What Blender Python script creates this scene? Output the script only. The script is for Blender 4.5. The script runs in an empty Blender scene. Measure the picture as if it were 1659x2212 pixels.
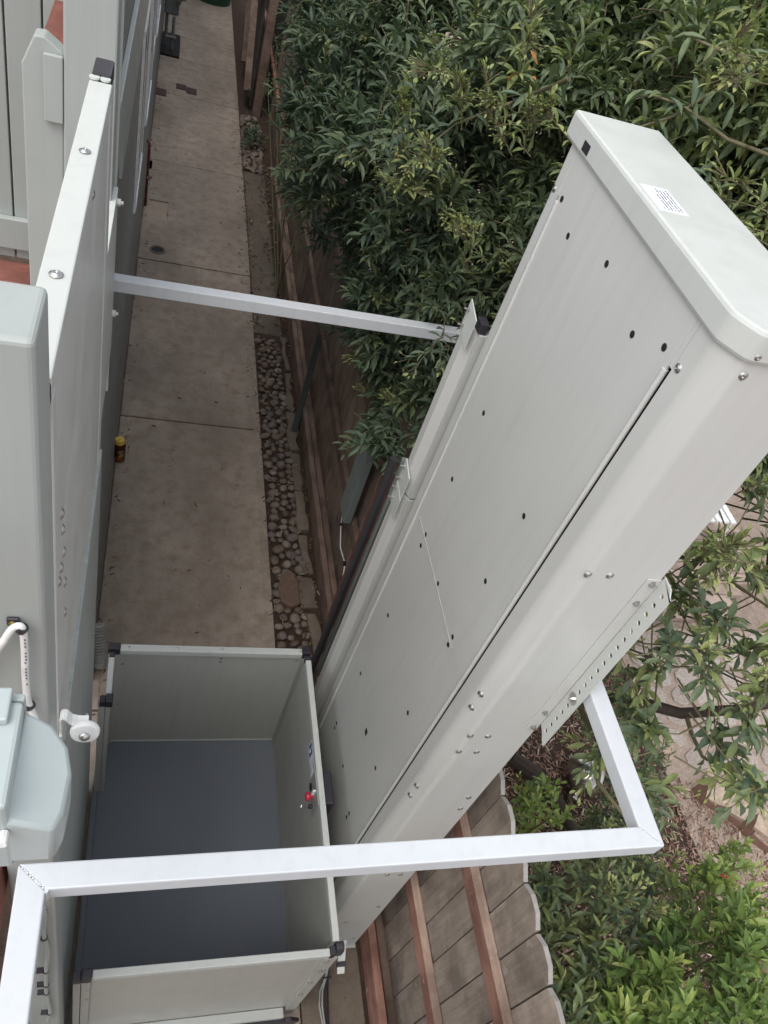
import bpy, bmesh, math, random
import numpy as np
from mathutils import Vector, Matrix, Quaternion
random.seed(11); np.random.seed(11)
sc = bpy.context.scene
COL = sc.collection
# ------------------------------------------------------------------ camera
H = 4.3
Rr = [[0.9499722281132958, -0.14907233848185736, 0.27446348338715454],
      [0.07865332789599275, -0.7362506392120861, -0.6721224964771526],
      [0.3022687873802814, 0.6600851718977977, -0.6876926246633077]]
camd = bpy.data.cameras.new('camera'); cam = bpy.data.objects.new('camera', camd); COL.objects.link(cam)
M3 = Matrix((Rr[0], [-v for v in Rr[1]], [-v for v in Rr[2]])).transposed()
cam.matrix_world = Matrix.Translation((0, 0, H)) @ M3.to_4x4()
camd.sensor_fit = 'HORIZONTAL'; camd.sensor_width = 36.0; camd.lens = 36.0 * 1702.5 / 1659.0
camd.clip_start = 0.02; camd.clip_end = 600
sc.camera = cam
# ------------------------------------------------------------------ sky and sun
W = bpy.data.worlds.new("World"); sc.world = W; W.use_nodes = True
wn = W.node_tree; bg = wn.nodes['Background']
sky = wn.nodes.new('ShaderNodeTexSky'); sky.sky_type = 'NISHITA'; sky.sun_disc = False
SUN_EL, SUN_AZ = math.radians(62), math.radians(228)      # azimuth measured from +Y towards +X
sky.sun_elevation = SUN_EL; sky.sun_rotation = SUN_AZ
sky.air_density = 1.0; sky.dust_density = 3.0; sky.ozone_density = 1.0
hs = wn.nodes.new('ShaderNodeHueSaturation'); hs.inputs['Saturation'].default_value = 0.28
wn.links.new(sky.outputs[0], hs.inputs['Color']); wn.links.new(hs.outputs[0], bg.inputs[0])
bg.inputs[1].default_value = 0.15
sd = bpy.data.lights.new('sun', 'SUN'); sd.energy = 0.55; sd.angle = math.radians(45); sd.color = (1.0, 0.965, 0.92)
sun = bpy.data.objects.new('sun', sd); COL.objects.link(sun)
dv = Vector((math.sin(SUN_AZ)*math.cos(SUN_EL), math.cos(SUN_AZ)*math.cos(SUN_EL), math.sin(SUN_EL)))
sun.rotation_euler = dv.to_track_quat('Z', 'Y').to_euler()
vs = sc.view_settings; vs.view_transform = 'Standard'; vs.look = 'None'; vs.gamma = 1.0; vs.use_curve_mapping = False
vs.exposure = 0.85

# ------------------------------------------------------------------ materials
def mat(name):
    m = bpy.data.materials.new(name); m.use_nodes = True
    nt = m.node_tree; b = nt.nodes['Principled BSDF']
    return m, nt, b
def node(nt, t, **kw):
    n = nt.nodes.new(t)
    for k, v in kw.items(): setattr(n, k, v)
    return n
def pos(nt, scale=(1, 1, 1), rnd=True):
    g = node(nt, 'ShaderNodeNewGeometry'); mp = node(nt, 'ShaderNodeMapping'); mp.inputs['Scale'].default_value = scale
    if rnd:
        oi = node(nt, 'ShaderNodeObjectInfo'); mu = node(nt, 'ShaderNodeMath', operation='MULTIPLY'); mu.inputs[1].default_value = 37.0
        nt.links.new(oi.outputs['Random'], mu.inputs[0])
        ad = node(nt, 'ShaderNodeVectorMath', operation='ADD')
        nt.links.new(g.outputs['Position'], ad.inputs[0]); nt.links.new(mu.outputs[0], ad.inputs[1]); nt.links.new(ad.outputs[0], mp.inputs[0])
    else: nt.links.new(g.outputs['Position'], mp.inputs[0])
    return mp.outputs[0]
def noise(nt, vec, scale, detail=4, rough=.55):
    n = node(nt, 'ShaderNodeTexNoise'); n.inputs['Scale'].default_value = scale; n.inputs['Detail'].default_value = detail
    n.inputs['Roughness'].default_value = rough; nt.links.new(vec, n.inputs['Vector']); return n.outputs['Fac']
def ramp(nt, fac, stops):
    r = node(nt, 'ShaderNodeValToRGB'); e = r.color_ramp.elements
    while len(e) < len(stops): e.new(0.5)
    for i, (p, c) in enumerate(stops):
        e[i].position = p; e[i].color = (c[0], c[1], c[2], 1) if not isinstance(c, (int, float)) else (c, c, c, 1)
    nt.links.new(fac, r.inputs[0]); return r.outputs[0]
def mix(nt, f, a, b, mode='MIX'):
    m = node(nt, 'ShaderNodeMix', data_type='RGBA', blend_type=mode)
    for s, v in ((0, f), (6, a), (7, b)):
        if isinstance(v, (int, float)): m.inputs[s].default_value = v
        elif isinstance(v, tuple): m.inputs[s].default_value = (v[0], v[1], v[2], 1)
        else: nt.links.new(v, m.inputs[s])
    return m.outputs[2]
def bump(nt, b, h, strength=.3, dist=.01):
    n = node(nt, 'ShaderNodeBump'); n.inputs['Strength'].default_value = strength; n.inputs['Distance'].default_value = dist
    nt.links.new(h, n.inputs['Height']); nt.links.new(n.outputs[0], b.inputs['Normal'])
def powder(name, col, rough=.42, var=.06, metal=0, dirt=0.0):
    m, nt, b = mat(name); v = pos(nt, rnd=False)
    n1 = noise(nt, v, 2.3, 4); n2 = noise(nt, v, 900, 2)
    c1 = tuple(c*(1-var) for c in col); c2 = tuple(min(1, c*(1+var)) for c in col)
    c = ramp(nt, n1, [(.3, c1), (.7, c2)])
    ns = noise(nt, pos(nt, (9, 9, .5), rnd=False), 3, 5, .6); c = mix(nt, ramp(nt, ns, [(.48, 0.0), (.72, .22)]), c, tuple(x*.74 for x in col))
    nd = noise(nt, v, 60, 6, .75); c = mix(nt, ramp(nt, nd, [(.70, 0.0), (.76, .35)]), c, tuple(x*.5 for x in col))
    nr = noise(nt, v, 7, 5, .6); rr = ramp(nt, nr, [(.3, rough*.8), (.7, min(1, rough*1.4))]); nt.links.new(rr, b.inputs['Roughness'])
    if dirt:
        n3 = noise(nt, v, 26, 8, .7); k = ramp(nt, n3, [(.60, 0.0), (.74, dirt)])
        c = mix(nt, k, c, tuple(x*.45 for x in col))
    nt.links.new(c, b.inputs['Base Color']); b.inputs['Metallic'].default_value = metal
    bump(nt, b, mix(nt, .85, n2, n1), .15, .0008); return m
def wood(name, c1, c2, axis='z', rough=.8, stain=None, knots=True):
    m, nt, b = mat(name)
    s = {'x': (.9, 14, 14), 'y': (14, .9, 14), 'z': (14, 14, .9)}[axis]
    v = pos(nt, s); n1 = noise(nt, v, 3.2, 8, .65); v2 = pos(nt, (1, 1, 1)); n2 = noise(nt, v2, 5, 5, .6)
    n3 = noise(nt, pos(nt, tuple(a*4 for a in s)), 6, 3)
    c = ramp(nt, n1, [(.28, c1), (.72, c2)])
    c = mix(nt, ramp(nt, n2, [(.42, 0.0), (.66, .72)]), c, tuple(x*.5 for x in c1))
    c = mix(nt, ramp(nt, n3, [(.2, .5), (.5, 0.0)]), c, tuple(x*.55 for x in c1))
    oi = node(nt, 'ShaderNodeObjectInfo'); k = ramp(nt, oi.outputs['Random'], [(0, .72), (1, 1.15)])
    c = mix(nt, 1.0, c, k, 'MULTIPLY')
    if stain:
        n4 = noise(nt, v2, 9, 3); c = mix(nt, ramp(nt, n4, [(.66, 0.0), (.7, .8)]), c, stain)
    nt.links.new(c, b.inputs['Base Color']); b.inputs['Roughness'].default_value = rough
    bump(nt, b, n1, .5, .004); return m
def plain(name, col, rough=.5, metal=0, bumps=0):
    m, nt, b = mat(name); v = pos(nt, rnd=False); n1 = noise(nt, v, 30, 4)
    c = ramp(nt, n1, [(.3, tuple(x*.85 for x in col)), (.7, tuple(min(1, x*1.12) for x in col))])
    nt.links.new(c, b.inputs['Base Color']); b.inputs['Roughness'].default_value = rough; b.inputs['Metallic'].default_value = metal
    if bumps: bump(nt, b, noise(nt, v, 60, 5), .4, bumps)
    return m
def concrete(name, col, worn=1.0):
    m, nt, b = mat(name); v = pos(nt, rnd=False); v2 = pos(nt, (1, .55, 1), rnd=False)
    n1 = noise(nt, v2, 1.4, 6, .6); n2 = noise(nt, v, 9, 6, .7); n3 = noise(nt, v, 120, 3, .7); n4 = noise(nt, v, 38, 4, .6)
    c = ramp(nt, n1, [(.3, tuple(x*.66 for x in col)), (.5, col), (.70, tuple(x*1.32 for x in col))])
    c = mix(nt, ramp(nt, n2, [(.45, 0.0), (.75, .5*worn)]), c, (col[0]*.62, col[1]*.56, col[2]*.48))
    c = mix(nt, ramp(nt, n3, [(.36, .55), (.46, 0.0)]), c, tuple(x*.5 for x in col))
    c = mix(nt, ramp(nt, n4, [(.70, 0.0), (.75, .8)]), c, (.035, .025, .02))
    oi = node(nt, 'ShaderNodeObjectInfo'); k = ramp(nt, oi.outputs['Random'], [(0, .93), (1, 1.05)])
    c = mix(nt, 1.0, c, k, 'MULTIPLY')
    nt.links.new(c, b.inputs['Base Color']); b.inputs['Roughness'].default_value = .88
    bump(nt, b, mix(nt, .5, n3, n2), .5, .004); return m
def leafmat(name, stops, rough=.5, trans=.22):
    m, nt, b = mat(name); at = node(nt, 'ShaderNodeAttribute', attribute_name='tint')
    c = ramp(nt, at.outputs['Fac'], stops)
    v = pos(nt, rnd=False); n1 = noise(nt, v, 45, 3); c = mix(nt, ramp(nt, n1, [(.35, .35), (.65, 0.0)]), c, (.02, .035, .018))
    nt.links.new(c, b.inputs['Base Color']); b.inputs['Roughness'].default_value = rough; b.inputs['Specular IOR Level'].default_value = .35
    tr = node(nt, 'ShaderNodeBsdfTranslucent'); ms = node(nt, 'ShaderNodeMixShader'); ms.inputs[0].default_value = trans
    tc = mix(nt, 1.0, c, (.95, 1.1, .6), 'MULTIPLY'); nt.links.new(tc, tr.inputs[0])
    out = nt.nodes['Material Output']; nt.links.new(b.outputs[0], ms.inputs[1]); nt.links.new(tr.outputs[0], ms.inputs[2]); nt.links.new(ms.outputs[0], out.inputs[0])
    return m

MT = {}
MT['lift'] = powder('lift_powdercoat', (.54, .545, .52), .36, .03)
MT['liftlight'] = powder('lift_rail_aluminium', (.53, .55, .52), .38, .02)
MT['cab'] = powder('lift_car_panel_shaded', (.42, .42, .38), .36, .04)  # lift coat darkened: the deep shade inside the car is put into its colour
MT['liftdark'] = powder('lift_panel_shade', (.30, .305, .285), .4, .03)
MT['white'] = powder('white_steel', (.55, .572, .595), .35, .03)
MT['paint'] = powder('grey_green_paint', (.37, .40, .38), .38, .05, dirt=.10)
MT['paintdark'] = powder('grey_wall_paint', (.20, .215, .205), .45, .08, dirt=.3)
MT['plastic'] = plain('black_plastic', (.03, .027, .035), .42)
MT['hole'] = plain('recess_shade_black', (.008, .008, .008), .7)  # near-black put in for the shade inside holes, slots and gaps
MT['steel'] = plain('zinc_screw', (.55, .55, .53), .28, 1)
MT['wplastic'] = plain('white_plastic', (.78, .79, .77), .35)
MT['red'] = plain('red_button', (.55, .02, .05), .35)
MT['blue'] = plain('blue_print', (.025, .045, .22), .5)
MT['paper'] = plain('sticker_paper', (.78, .80, .84), .6)
MT['ink'] = plain('black_ink', (.08, .08, .10), .6)
MT['box'] = powder('outlet_box_grey', (.40, .455, .45), .4, .03)
MT['boxdark'] = MT['box']
MT['copper'] = plain('rusty_pipe', (.16, .045, .03), .5, .3)
MT['brass'] = plain('brass_screw', (.5, .38, .12), .3, 1)
MT['rubber'] = plain('grey_hose', (.42, .42, .40), .6)
MT['greybox'] = powder('grey_box_metal', (.22, .26, .25), .45, .06)
MT['concrete'] = concrete('walkway_concrete', (.365, .302, .246), 1.8)
MT['concrete2'] = concrete('patch_concrete', (.44, .35, .27), .5)
MT['kerb'] = concrete('kerb_concrete', (.19, .155, .12), 1.6)
MT['gasgrey'] = plain('meter_grey', (.16, .17, .17), .5, 0, .002)
MT['brick'] = plain('red_brick', (.085, .045, .045), .85, 0, .004)
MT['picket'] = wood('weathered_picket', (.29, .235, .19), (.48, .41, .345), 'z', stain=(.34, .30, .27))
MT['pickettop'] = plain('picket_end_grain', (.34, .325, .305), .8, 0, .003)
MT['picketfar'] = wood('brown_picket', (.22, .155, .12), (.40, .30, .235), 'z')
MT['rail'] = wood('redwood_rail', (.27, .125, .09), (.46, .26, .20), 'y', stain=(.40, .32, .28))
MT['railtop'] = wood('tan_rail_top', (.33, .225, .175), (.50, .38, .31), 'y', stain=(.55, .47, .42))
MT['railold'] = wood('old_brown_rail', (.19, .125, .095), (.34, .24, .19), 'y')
MT['railx'] = wood('red_stained_wood', (.19, .065, .048), (.30, .12, .09), 'x')
MT['raily'] = wood('red_handrail', (.24, .085, .06), (.33, .13, .10), 'y')
MT['darkwood'] = wood('old_dark_wood', (.05, .042, .036), (.11, .09, .075), 'z')
MT['plank'] = wood('boardwalk_plank', (.36, .27, .22), (.46, .36, .30), 'x')
MT['galv'] = plain('black_pipe', (.05, .05, .055), .5)
MT['rock'] = plain('orange_brown_rock', (.17, .11, .08), .9, 0, .006)
MT['stake'] = plain('dark_green_stake', (.045, .055, .048), .8)
MT['rust'] = plain('rusted_sheet', (.20, .115, .085), .85, .2, .002)
def soilmat(name, c1, c2, sc_=14):
    m, nt, b = mat(name); v = pos(nt, rnd=False); n1 = noise(nt, v, sc_, 8, .7); n2 = noise(nt, v, 90, 4, .7)
    c = ramp(nt, n1, [(.3, c1), (.7, c2)]); c = mix(nt, ramp(nt, n2, [(.55, 0.0), (.7, .6)]), c, tuple(x*1.7 for x in c2))
    nt.links.new(c, b.inputs['Base Color']); b.inputs['Roughness'].default_value = .95; bump(nt, b, n1, .8, .02); return m
MT['soil'] = soilmat('dark_soil', (.035, .022, .015), (.085, .052, .036))
MT['dirt'] = soilmat('garden_dirt', (.20, .15, .12), (.33, .26, .21))
MT['sand'] = soilmat('path_joint_sand', (.30, .23, .185), (.42, .34, .28), 30)
def multicol(name, stops, rough=.8, bs=40, bd=.003):
    m, nt, b = mat(name); oi = node(nt, 'ShaderNodeObjectInfo'); c = ramp(nt, oi.outputs['Random'], stops)
    v = pos(nt, rnd=False); n1 = noise(nt, v, bs, 6, .7); c = mix(nt, ramp(nt, n1, [(.35, .55), (.65, 0.0)]), c, (.10, .075, .055))
    nt.links.new(c, b.inputs['Base Color']); b.inputs['Roughness'].default_value = rough; bump(nt, b, n1, .5, bd); return m
MT['pebble'] = multicol('river_pebble', [(0, (.12, .08, .06)), (.25, (.22, .165, .125)), (.5, (.18, .155, .15)), (.75, (.25, .195, .15)), (1, (.34, .285, .235))], .75)
MT['paver'] = multicol('cobble_paver', [(0, (.40, .34, .30)), (1, (.52, .46, .41))], .9, 60, .004)
MT['sandstone'] = multicol('sandstone', [(0, (.47, .36, .27)), (1, (.54, .43, .34))], .9, 14, .002)
def attrmat(name, stops, rough=.9):
    m, nt, b = mat(name); at = node(nt, 'ShaderNodeAttribute', attribute_name='tint'); c = ramp(nt, at.outputs['Fac'], stops)
    nt.links.new(c, b.inputs['Base Color']); b.inputs['Roughness'].default_value = rough; return m
MT['chips'] = attrmat('bark_chips', [(0, (.10, .05, .035)), (.4, (.26, .15, .11)), (.8, (.46, .33, .25)), (1, (.58, .47, .37))])
MT['litter'] = attrmat('dry_litter', [(0, (.05, .03, .02)), (.6, (.16, .09, .05)), (1, (.42, .36, .26))])
MT['stem'] = plain('green_brown_stem', (.13, .115, .06), .7)
MT['bark'] = plain('dark_bark', (.045, .034, .026), .9, 0, .004)
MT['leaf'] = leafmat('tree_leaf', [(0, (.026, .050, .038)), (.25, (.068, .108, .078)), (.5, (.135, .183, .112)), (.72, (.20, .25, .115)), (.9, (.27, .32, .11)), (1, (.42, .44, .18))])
MT['brightleaf'] = leafmat('bright_leaf', [(0, (.035, .070, .032)), (.4, (.11, .19, .06)), (.75, (.24, .34, .09)), (1, (.42, .48, .14))], .38, .25)
MT['deadleaf'] = plain('orange_dead_leaf', (.40, .17, .05), .7)
MT['flower'] = plain('red_petal', (.40, .012, .025), .5)
m_, nt_, b_ = mat('silver_globe'); b_.inputs['Metallic'].default_value = 1; b_.inputs['Roughness'].default_value = .22
v_ = pos(nt_, rnd=False); nt_.links.new(ramp(nt_, noise(nt_, v_, 18, 6, .7), [(.35, (.35, .33, .29)), (.6, (.68, .66, .62))]), b_.inputs['Base Color']); bump(nt_, b_, noise(nt_, v_, 30, 3), .3, .004)
MT['globe'] = m_
m_, nt_, b_ = mat('platform_mat'); v_ = pos(nt_, rnd=False); n_ = noise(nt_, v_, 1.6, 3)
c_ = ramp(nt_, n_, [(.3, (.108, .122, .148)), (.7, (.135, .150, .172))]); c_ = mix(nt_, ramp(nt_, noise(nt_, v_, 300, 2), [(.62, 0.0), (.75, .35)]), c_, (.12, .13, .15))
nt_.links.new(c_, b_.inputs['Base Color']); b_.inputs['Roughness'].default_value = .6; bump(nt_, b_, noise(nt_, v_, 500, 2), .5, .0015)
MT['mat'] = m_
m_, nt_, b_ = mat('window_glass'); b_.inputs['Base Color'].default_value = (.05, .05, .07, 1); b_.inputs['Roughness'].default_value = .08
MT['glass'] = m_
m_, nt_, b_ = mat('amber_bottle_plastic'); v_ = pos(nt_, rnd=False)
b_.inputs['Base Color'].default_value = (.055, .014, .005, 1); b_.inputs['Roughness'].default_value = .12
MT['amber'] = m_
MT['yellow'] = plain('yellow_cap', (.72, .50, .07), .35)
MT['gold'] = plain('gold_print', (.42, .27, .10), .5)
MT['orange'] = plain('orange_print', (.30, .09, .02), .5)
# painted streaky shaft wall
m_, nt_, b_ = mat('streaky_painted_plywood'); v_ = pos(nt_, (1, 26, 1.0), rnd=False); n_ = noise(nt_, v_, 2.2, 7, .7)
c_ = ramp(nt_, n_, [(.3, (.27, .30, .285)), (.55, (.36, .39, .375)), (.75, (.47, .50, .48))])
nt_.links.new(c_, b_.inputs['Base Color']); b_.inputs['Roughness'].default_value = .42; bump(nt_, b_, n_, .4, .002)
MT['streak'] = m_
MT['greenbin'] = plain('green_bin', (.012, .05, .028), .5)

# ------------------------------------------------------------------ mesh helpers
class MB:
    def __init__(s): s.v = []; s.f = []; s.m = []
    def add(s, vs_, fs, mi=0):
        o = len(s.v); s.v += [tuple(v) for v in vs_]; s.f += [tuple(i+o for i in f) for f in fs]; s.m += [mi]*len(fs); return s
    def box(s, x0, x1, y0, y1, z0, z1, mi=0, mi2=None):
        return s.add([(x0,y0,z0),(x1,y0,z0),(x1,y1,z0),(x0,y1,z0),(x0,y0,z1),(x1,y0,z1),(x1,y1,z1),(x0,y1,z1)],
            [(0,3,2,1),(0,1,5,4),(1,2,6,5),(2,3,7,6),(3,0,4,7)], mi).topface(mi2 if mi2 is not None else mi)
    def topface(s, mi):
        o = len(s.v)-8; s.f.append((o+4, o+5, o+6, o+7)); s.m.append(mi); return s
    def bar(s, a, b, w, t, up=(0,0,1), mi=0):
        a = Vector(a); b = Vector(b); d = (b-a).normalized(); u = Vector(up); x = d.cross(u).normalized(); u = x.cross(d).normalized()
        vs_ = [a+x*sx*w/2+u*su*t/2 for sx, su in ((-1,-1),(1,-1),(1,1),(-1,1))] + [b+x*sx*w/2+u*su*t/2 for sx, su in ((-1,-1),(1,-1),(1,1),(-1,1))]
        return s.add(vs_, [(0,1,2,3),(7,6,5,4),(0,4,5,1),(1,5,6,2),(2,6,7,3),(3,7,4,0)], mi)
    def prism(s, poly, axis, a, b, mi=0):
        n = len(poly)
        def P(u, w, t): return {'x': (t,u,w), 'y': (u,t,w), 'z': (u,w,t)}[axis]
        vs_ = [P(u,w,a) for u,w in poly] + [P(u,w,b) for u,w in poly]
        fs = [tuple(range(n))[::-1], tuple(range(n, 2*n))] + [(i,(i+1)%n,(i+1)%n+n,i+n) for i in range(n)]
        return s.add(vs_, fs, mi)
    def tube(s, pts, r, seg=8, mi=0, cap=True):
        pts = [Vector(p) for p in pts]; n = len(pts); rs = r if isinstance(r, (list, tuple)) else [r]*n
        vs_ = []; prev = None
        for i, p in enumerate(pts):
            d = (pts[min(i+1, n-1)]-pts[max(i-1, 0)]).normalized()
            if prev is None:
                u = Vector((0,0,1)) if abs(d.z) < .9 else Vector((1,0,0)); u = (u - d*u.dot(d)).normalized()
            else: u = (prev - d*prev.dot(d)).normalized()
            prev = u; w = d.cross(u)
            for k in range(seg):
                a = 2*math.pi*k/seg; vs_.append(p + (u*math.cos(a)+w*math.sin(a))*rs[i])
        fs = []
        for i in range(n-1):
            for k in range(seg): fs.append((i*seg+k, i*seg+(k+1)%seg, (i+1)*seg+(k+1)%seg, (i+1)*seg+k))
        if cap: fs += [tuple(range(seg))[::-1], tuple(range((n-1)*seg, n*seg))]
        return s.add(vs_, fs, mi)
    def lathe(s, prof, c, axis=(0,0,1), seg=20, mi=0):
        q = Vector((0,0,1)).rotation_difference(Vector(axis)); c = Vector(c); vs_ = []
        for r, z in prof:
            for k in range(seg):
                a = 2*math.pi*k/seg; vs_.append(c + q @ Vector((r*math.cos(a), r*math.sin(a), z)))
        n = len(prof); fs = []
        for i in range(n-1):
            for k in range(seg): fs.append((i*seg+k, i*seg+(k+1)%seg, (i+1)*seg+(k+1)%seg, (i+1)*seg+k))
        fs += [tuple(range(seg))[::-1], tuple(range((n-1)*seg, n*seg))]
        return s.add(vs_, fs, mi)
def link(o, parent=None):
    COL.objects.link(o)
    if parent is not None:
        o.parent = parent; o.matrix_parent_inverse = Matrix.Translation(parent.location).inverted()
    return o
def obj(name, mb, m, parent=None, bevel=0, smooth=False, label=None):
    me = bpy.data.meshes.new(name); me.from_pydata(mb.v, [], mb.f)
    ms = m if isinstance(m, (list, tuple)) else [m]
    for x in ms: me.materials.append(MT[x] if isinstance(x, str) else x)
    if len(ms) > 1: me.polygons.foreach_set('material_index', mb.m)
    bm = bmesh.new(); bm.from_mesh(me); bmesh.ops.recalc_face_normals(bm, faces=bm.faces); bm.to_mesh(me); bm.free()
    if smooth:
        me.shade_smooth() if hasattr(me, 'shade_smooth') else None
        try: me.set_sharp_from_angle(angle=math.radians(40))
        except Exception: pass
    me.update()
    o = bpy.data.objects.new(name, me); link(o, parent)
    if bevel:
        b = o.modifiers.new('bevel', 'BEVEL'); b.width = bevel; b.segments = 2; b.limit_method = 'ANGLE'; b.angle_limit = math.radians(35)
    if label: o['label'] = label
    return o
def tag(o, label, cat, group=None):
    o['label'] = label; o['category'] = cat
    if group: o['group'] = group
    return o
def thing(name, loc, label, cat, group=None):
    o = bpy.data.objects.new(name, None); o.empty_display_size = .05; o.location = loc; COL.objects.link(o)
    return tag(o, label, cat, group)
def struct(o, kind='structure'): o['kind'] = kind; return o
def box(name, dims, m, parent=None, bevel=0, **k): return obj(name, MB().box(*dims), m, parent, bevel, **k)
def dup(o, loc, parent=None, rot=None, scale=None):
    c = o.copy(); COL.objects.link(c); c.location = loc
    if parent is not None: c.parent = parent; c.matrix_parent_inverse = Matrix.Translation(parent.location).inverted()
    if rot is not None: c.rotation_euler = rot
    if scale is not None: c.scale = scale
    return c
# dome-head screws: shared mesh, one object each
def screw_mesh(r, name='screw', m='steel', h=.45):
    mb = MB().lathe([(r*1.25, 0), (r*1.25, r*.12), (r*.98, r*.16), (r*.85, r*h*.8), (r*.5, r*h*1.15), (r*.3, r*h*1.2), (r*.26, r*h*.7)], (0,0,0), seg=10)
    me = bpy.data.meshes.new(name); me.from_pydata(mb.v, [], mb.f); me.materials.append(MT[m]); me.shade_smooth(); me.update(); return me
SCR = screw_mesh(.0085); SCRS = screw_mesh(.0055)
mb_ = MB().lathe([(.0088, -.0005), (.0088, .0006), (.006, .0012), (.002, .0014)], (0,0,0), seg=12)
HOLE = bpy.data.meshes.new('fixing_hole_disc'); HOLE.from_pydata(mb_.v, [], mb_.f); HOLE.materials.append(MT['hole']); HOLE.update()  # raised near-black disc, painted dark of a hole without any opening
def fix(me, name, loc, normal, parent):
    o = bpy.data.objects.new(name, me); COL.objects.link(o); o.parent = parent; o.matrix_parent_inverse = Matrix.Translation(parent.location).inverted()
    o.location = loc; o.rotation_euler = Vector(normal).to_track_quat('Z', 'Y').to_euler(); return o
# ================================================================== SETTING
struct(box('ground', (-60, 80, -60, 120, -.35, -.06), 'dirt'))
struct(box('planting_soil', (-3, 3.62, -3, 17, -.055, -.02), 'soil'))
# walkway: base strip with separate slabs, recessed joints
walk = struct(thing('walkway', (.4, 0, 0), '', '')); del walk['label']; del walk['category']; walk['kind'] = 'structure'
walk_base = box('slab_bed', (-.17, .93, -1.5, 17.5, -.058, -.045), 'soil', walk)
joints = [-1.5, .2, 2.38, 4.94, 7.30, 9.51, 11.58, 13.9, 16.4, 17.5]
def slab(x0, x1, y0, y1, m='concrete', z=0.0, tilt=0.0):
    mb = MB().box(x0, x1, y0+.007, y1-.007, -.05, z); return obj('concrete_slab', mb, m, walk, bevel=.006)
for i in range(len(joints)-1):
    a, b = joints[i], joints[i+1]
    if a == 7.30:    # slab with a square cut-out by the wall, filled lower, and a drain hole drawn as a black disc
        mb = MB().box(-.155, .10, 7.307, 8.10, -.05, 0).box(-.155, .10, 8.54, 9.503, -.05, 0).box(.10, .945, 7.307, 9.503, -.05, 0)
        obj('concrete_slab', mb, 'concrete', walk); obj('lowered_patch', MB().box(-.155, .10, 8.10, 8.54, -.05, -.014), 'concrete2', walk)
    elif a == 11.58:
        slab(-.155, .945, a, 12.95); slab(.115, .945, 12.95, b); 
    else: slab(-.155, .945, a, b)
# narrow formed margin strip along the wall and the outer edge, a hair proud
for i in range(3, 5): obj('edge_strip', MB().box(-.150, -.108, joints[i]+.02, joints[i+1]-.02, -.02, .003), 'concrete', walk)
obj('edge_strip', MB().box(-.150, -.108, 2.40, 4.90, -.02, .003), 'concrete', walk)
obj('edge_strip', MB().box(.885, .943, 2.40, 6.2, -.02, .003), 'concrete', walk)
for (x0, x1, y0, y1) in ((-.14, .16, 9.9, 10.35), (-.14, .10, 9.25, 9.46), (-.14, .22, 10.5, 10.75)):
    poly = [(x0, y0), (x1-.05, y0), (x1, y0+.05), (x1, y1-.06), (x1-.06, y1), (x0, y1)]
    obj('mortar_patch', MB().prism(poly, 'z', -.01, .003), 'concrete', walk)
# bricks let into the slab
for k, (x0, x1, y0, y1) in enumerate(((-.16, -.02, 11.44, 11.66), (.10, .235, 11.80, 11.98), (.238, .375, 11.72, 11.92))):
    obj('brick', MB().box(x0, x1, y0, y1, -.03, .012), 'brick', walk, bevel=.004)
# drain hole with leaf debris, its dark inside painted as a flat disc
tg = MB().lathe([(.055, .001), (.062, .012), (.075, .010), (.078, .001)], (.024, 7.50, 0), seg=18); dr = obj('drain_rim', tg, 'kerb', walk)
obj('drain_opening_disc', MB().lathe([(.06, .001), (.06, .004)], (.024, 7.50, 0), seg=18), 'hole', walk)
# side pad and pebble beds
struct(box('side_pad', (.955, 1.215, 6.34, 9.72, -.03, -.012), 'kerb', bevel=.01))
pebble_meshes = []
for k in range(5):
    bm = bmesh.new(); bmesh.ops.create_icosphere(bm, subdivisions=2, radius=1)
    sx, sy, sz = random.uniform(.8, 1.15), random.uniform(.75, 1.0), random.uniform(.45, .6)
    ph = [random.uniform(0, 6) for _ in range(6)]
    for v in bm.verts:
        f = 1 + .09*math.sin(v.co.x*2.3+ph[0]) + .08*math.sin(v.co.y*2.7+ph[1]) + .06*math.sin(v.co.z*3+ph[2]+v.co.x*2)
        v.co = Vector((v.co.x*sx*f, v.co.y*sy*f, v.co.z*sz*f))
    me = bpy.data.meshes.new('pebble'); bm.to_mesh(me); bm.free(); me.materials.append(MT['pebble']); me.shade_smooth(); pebble_meshes.append(me)
def bed(x0, x1, y0, y1, n, rmin, rmax, label):
    e = bpy.data.objects.new('gravel_bed', None); e.location = ((x0+x1)/2, y0, 0); COL.objects.link(e); e['kind'] = 'structure'
    box('bed_soil', (x0-.02, x1+.02, y0-.02, y1+.02, -.05, -.022), 'soil', e)
    pts = []; tries = 0
    while len(pts) < n and tries < 60000:
        tries += 1; x = random.uniform(x0, x1); y = random.uniform(y0, y1); r = random.uniform(rmin, rmax)
        if all((x-a)**2+(y-b)**2 > ((r+c)*.86)**2 for a, b, c in pts): pts.append((x, y, r))
    for x, y, r in pts:
        o = bpy.data.objects.new('pebble', random.choice(pebble_meshes)); COL.objects.link(o); o.parent = e; o.matrix_parent_inverse = Matrix.Translation(e.location).inverted()
        o.location = (x, y, -.008+r*.12); o.scale = (r, r, r*random.uniform(.8, 1.1)); o.rotation_euler = (random.uniform(-.25, .25), random.uniform(-.25, .25), random.uniform(0, 6.3))
    return e
bed(.975, 1.165, 2.72, 6.24, 185, .024, .043, '')
bed(.965, 1.20, 9.76, 11.4, 75, .032, .055, '')
obj('concrete_slab', MB().box(.952, 1.262, -1.5, 2.32, -.03, -.004), 'kerb', walk, bevel=.006)
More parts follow.
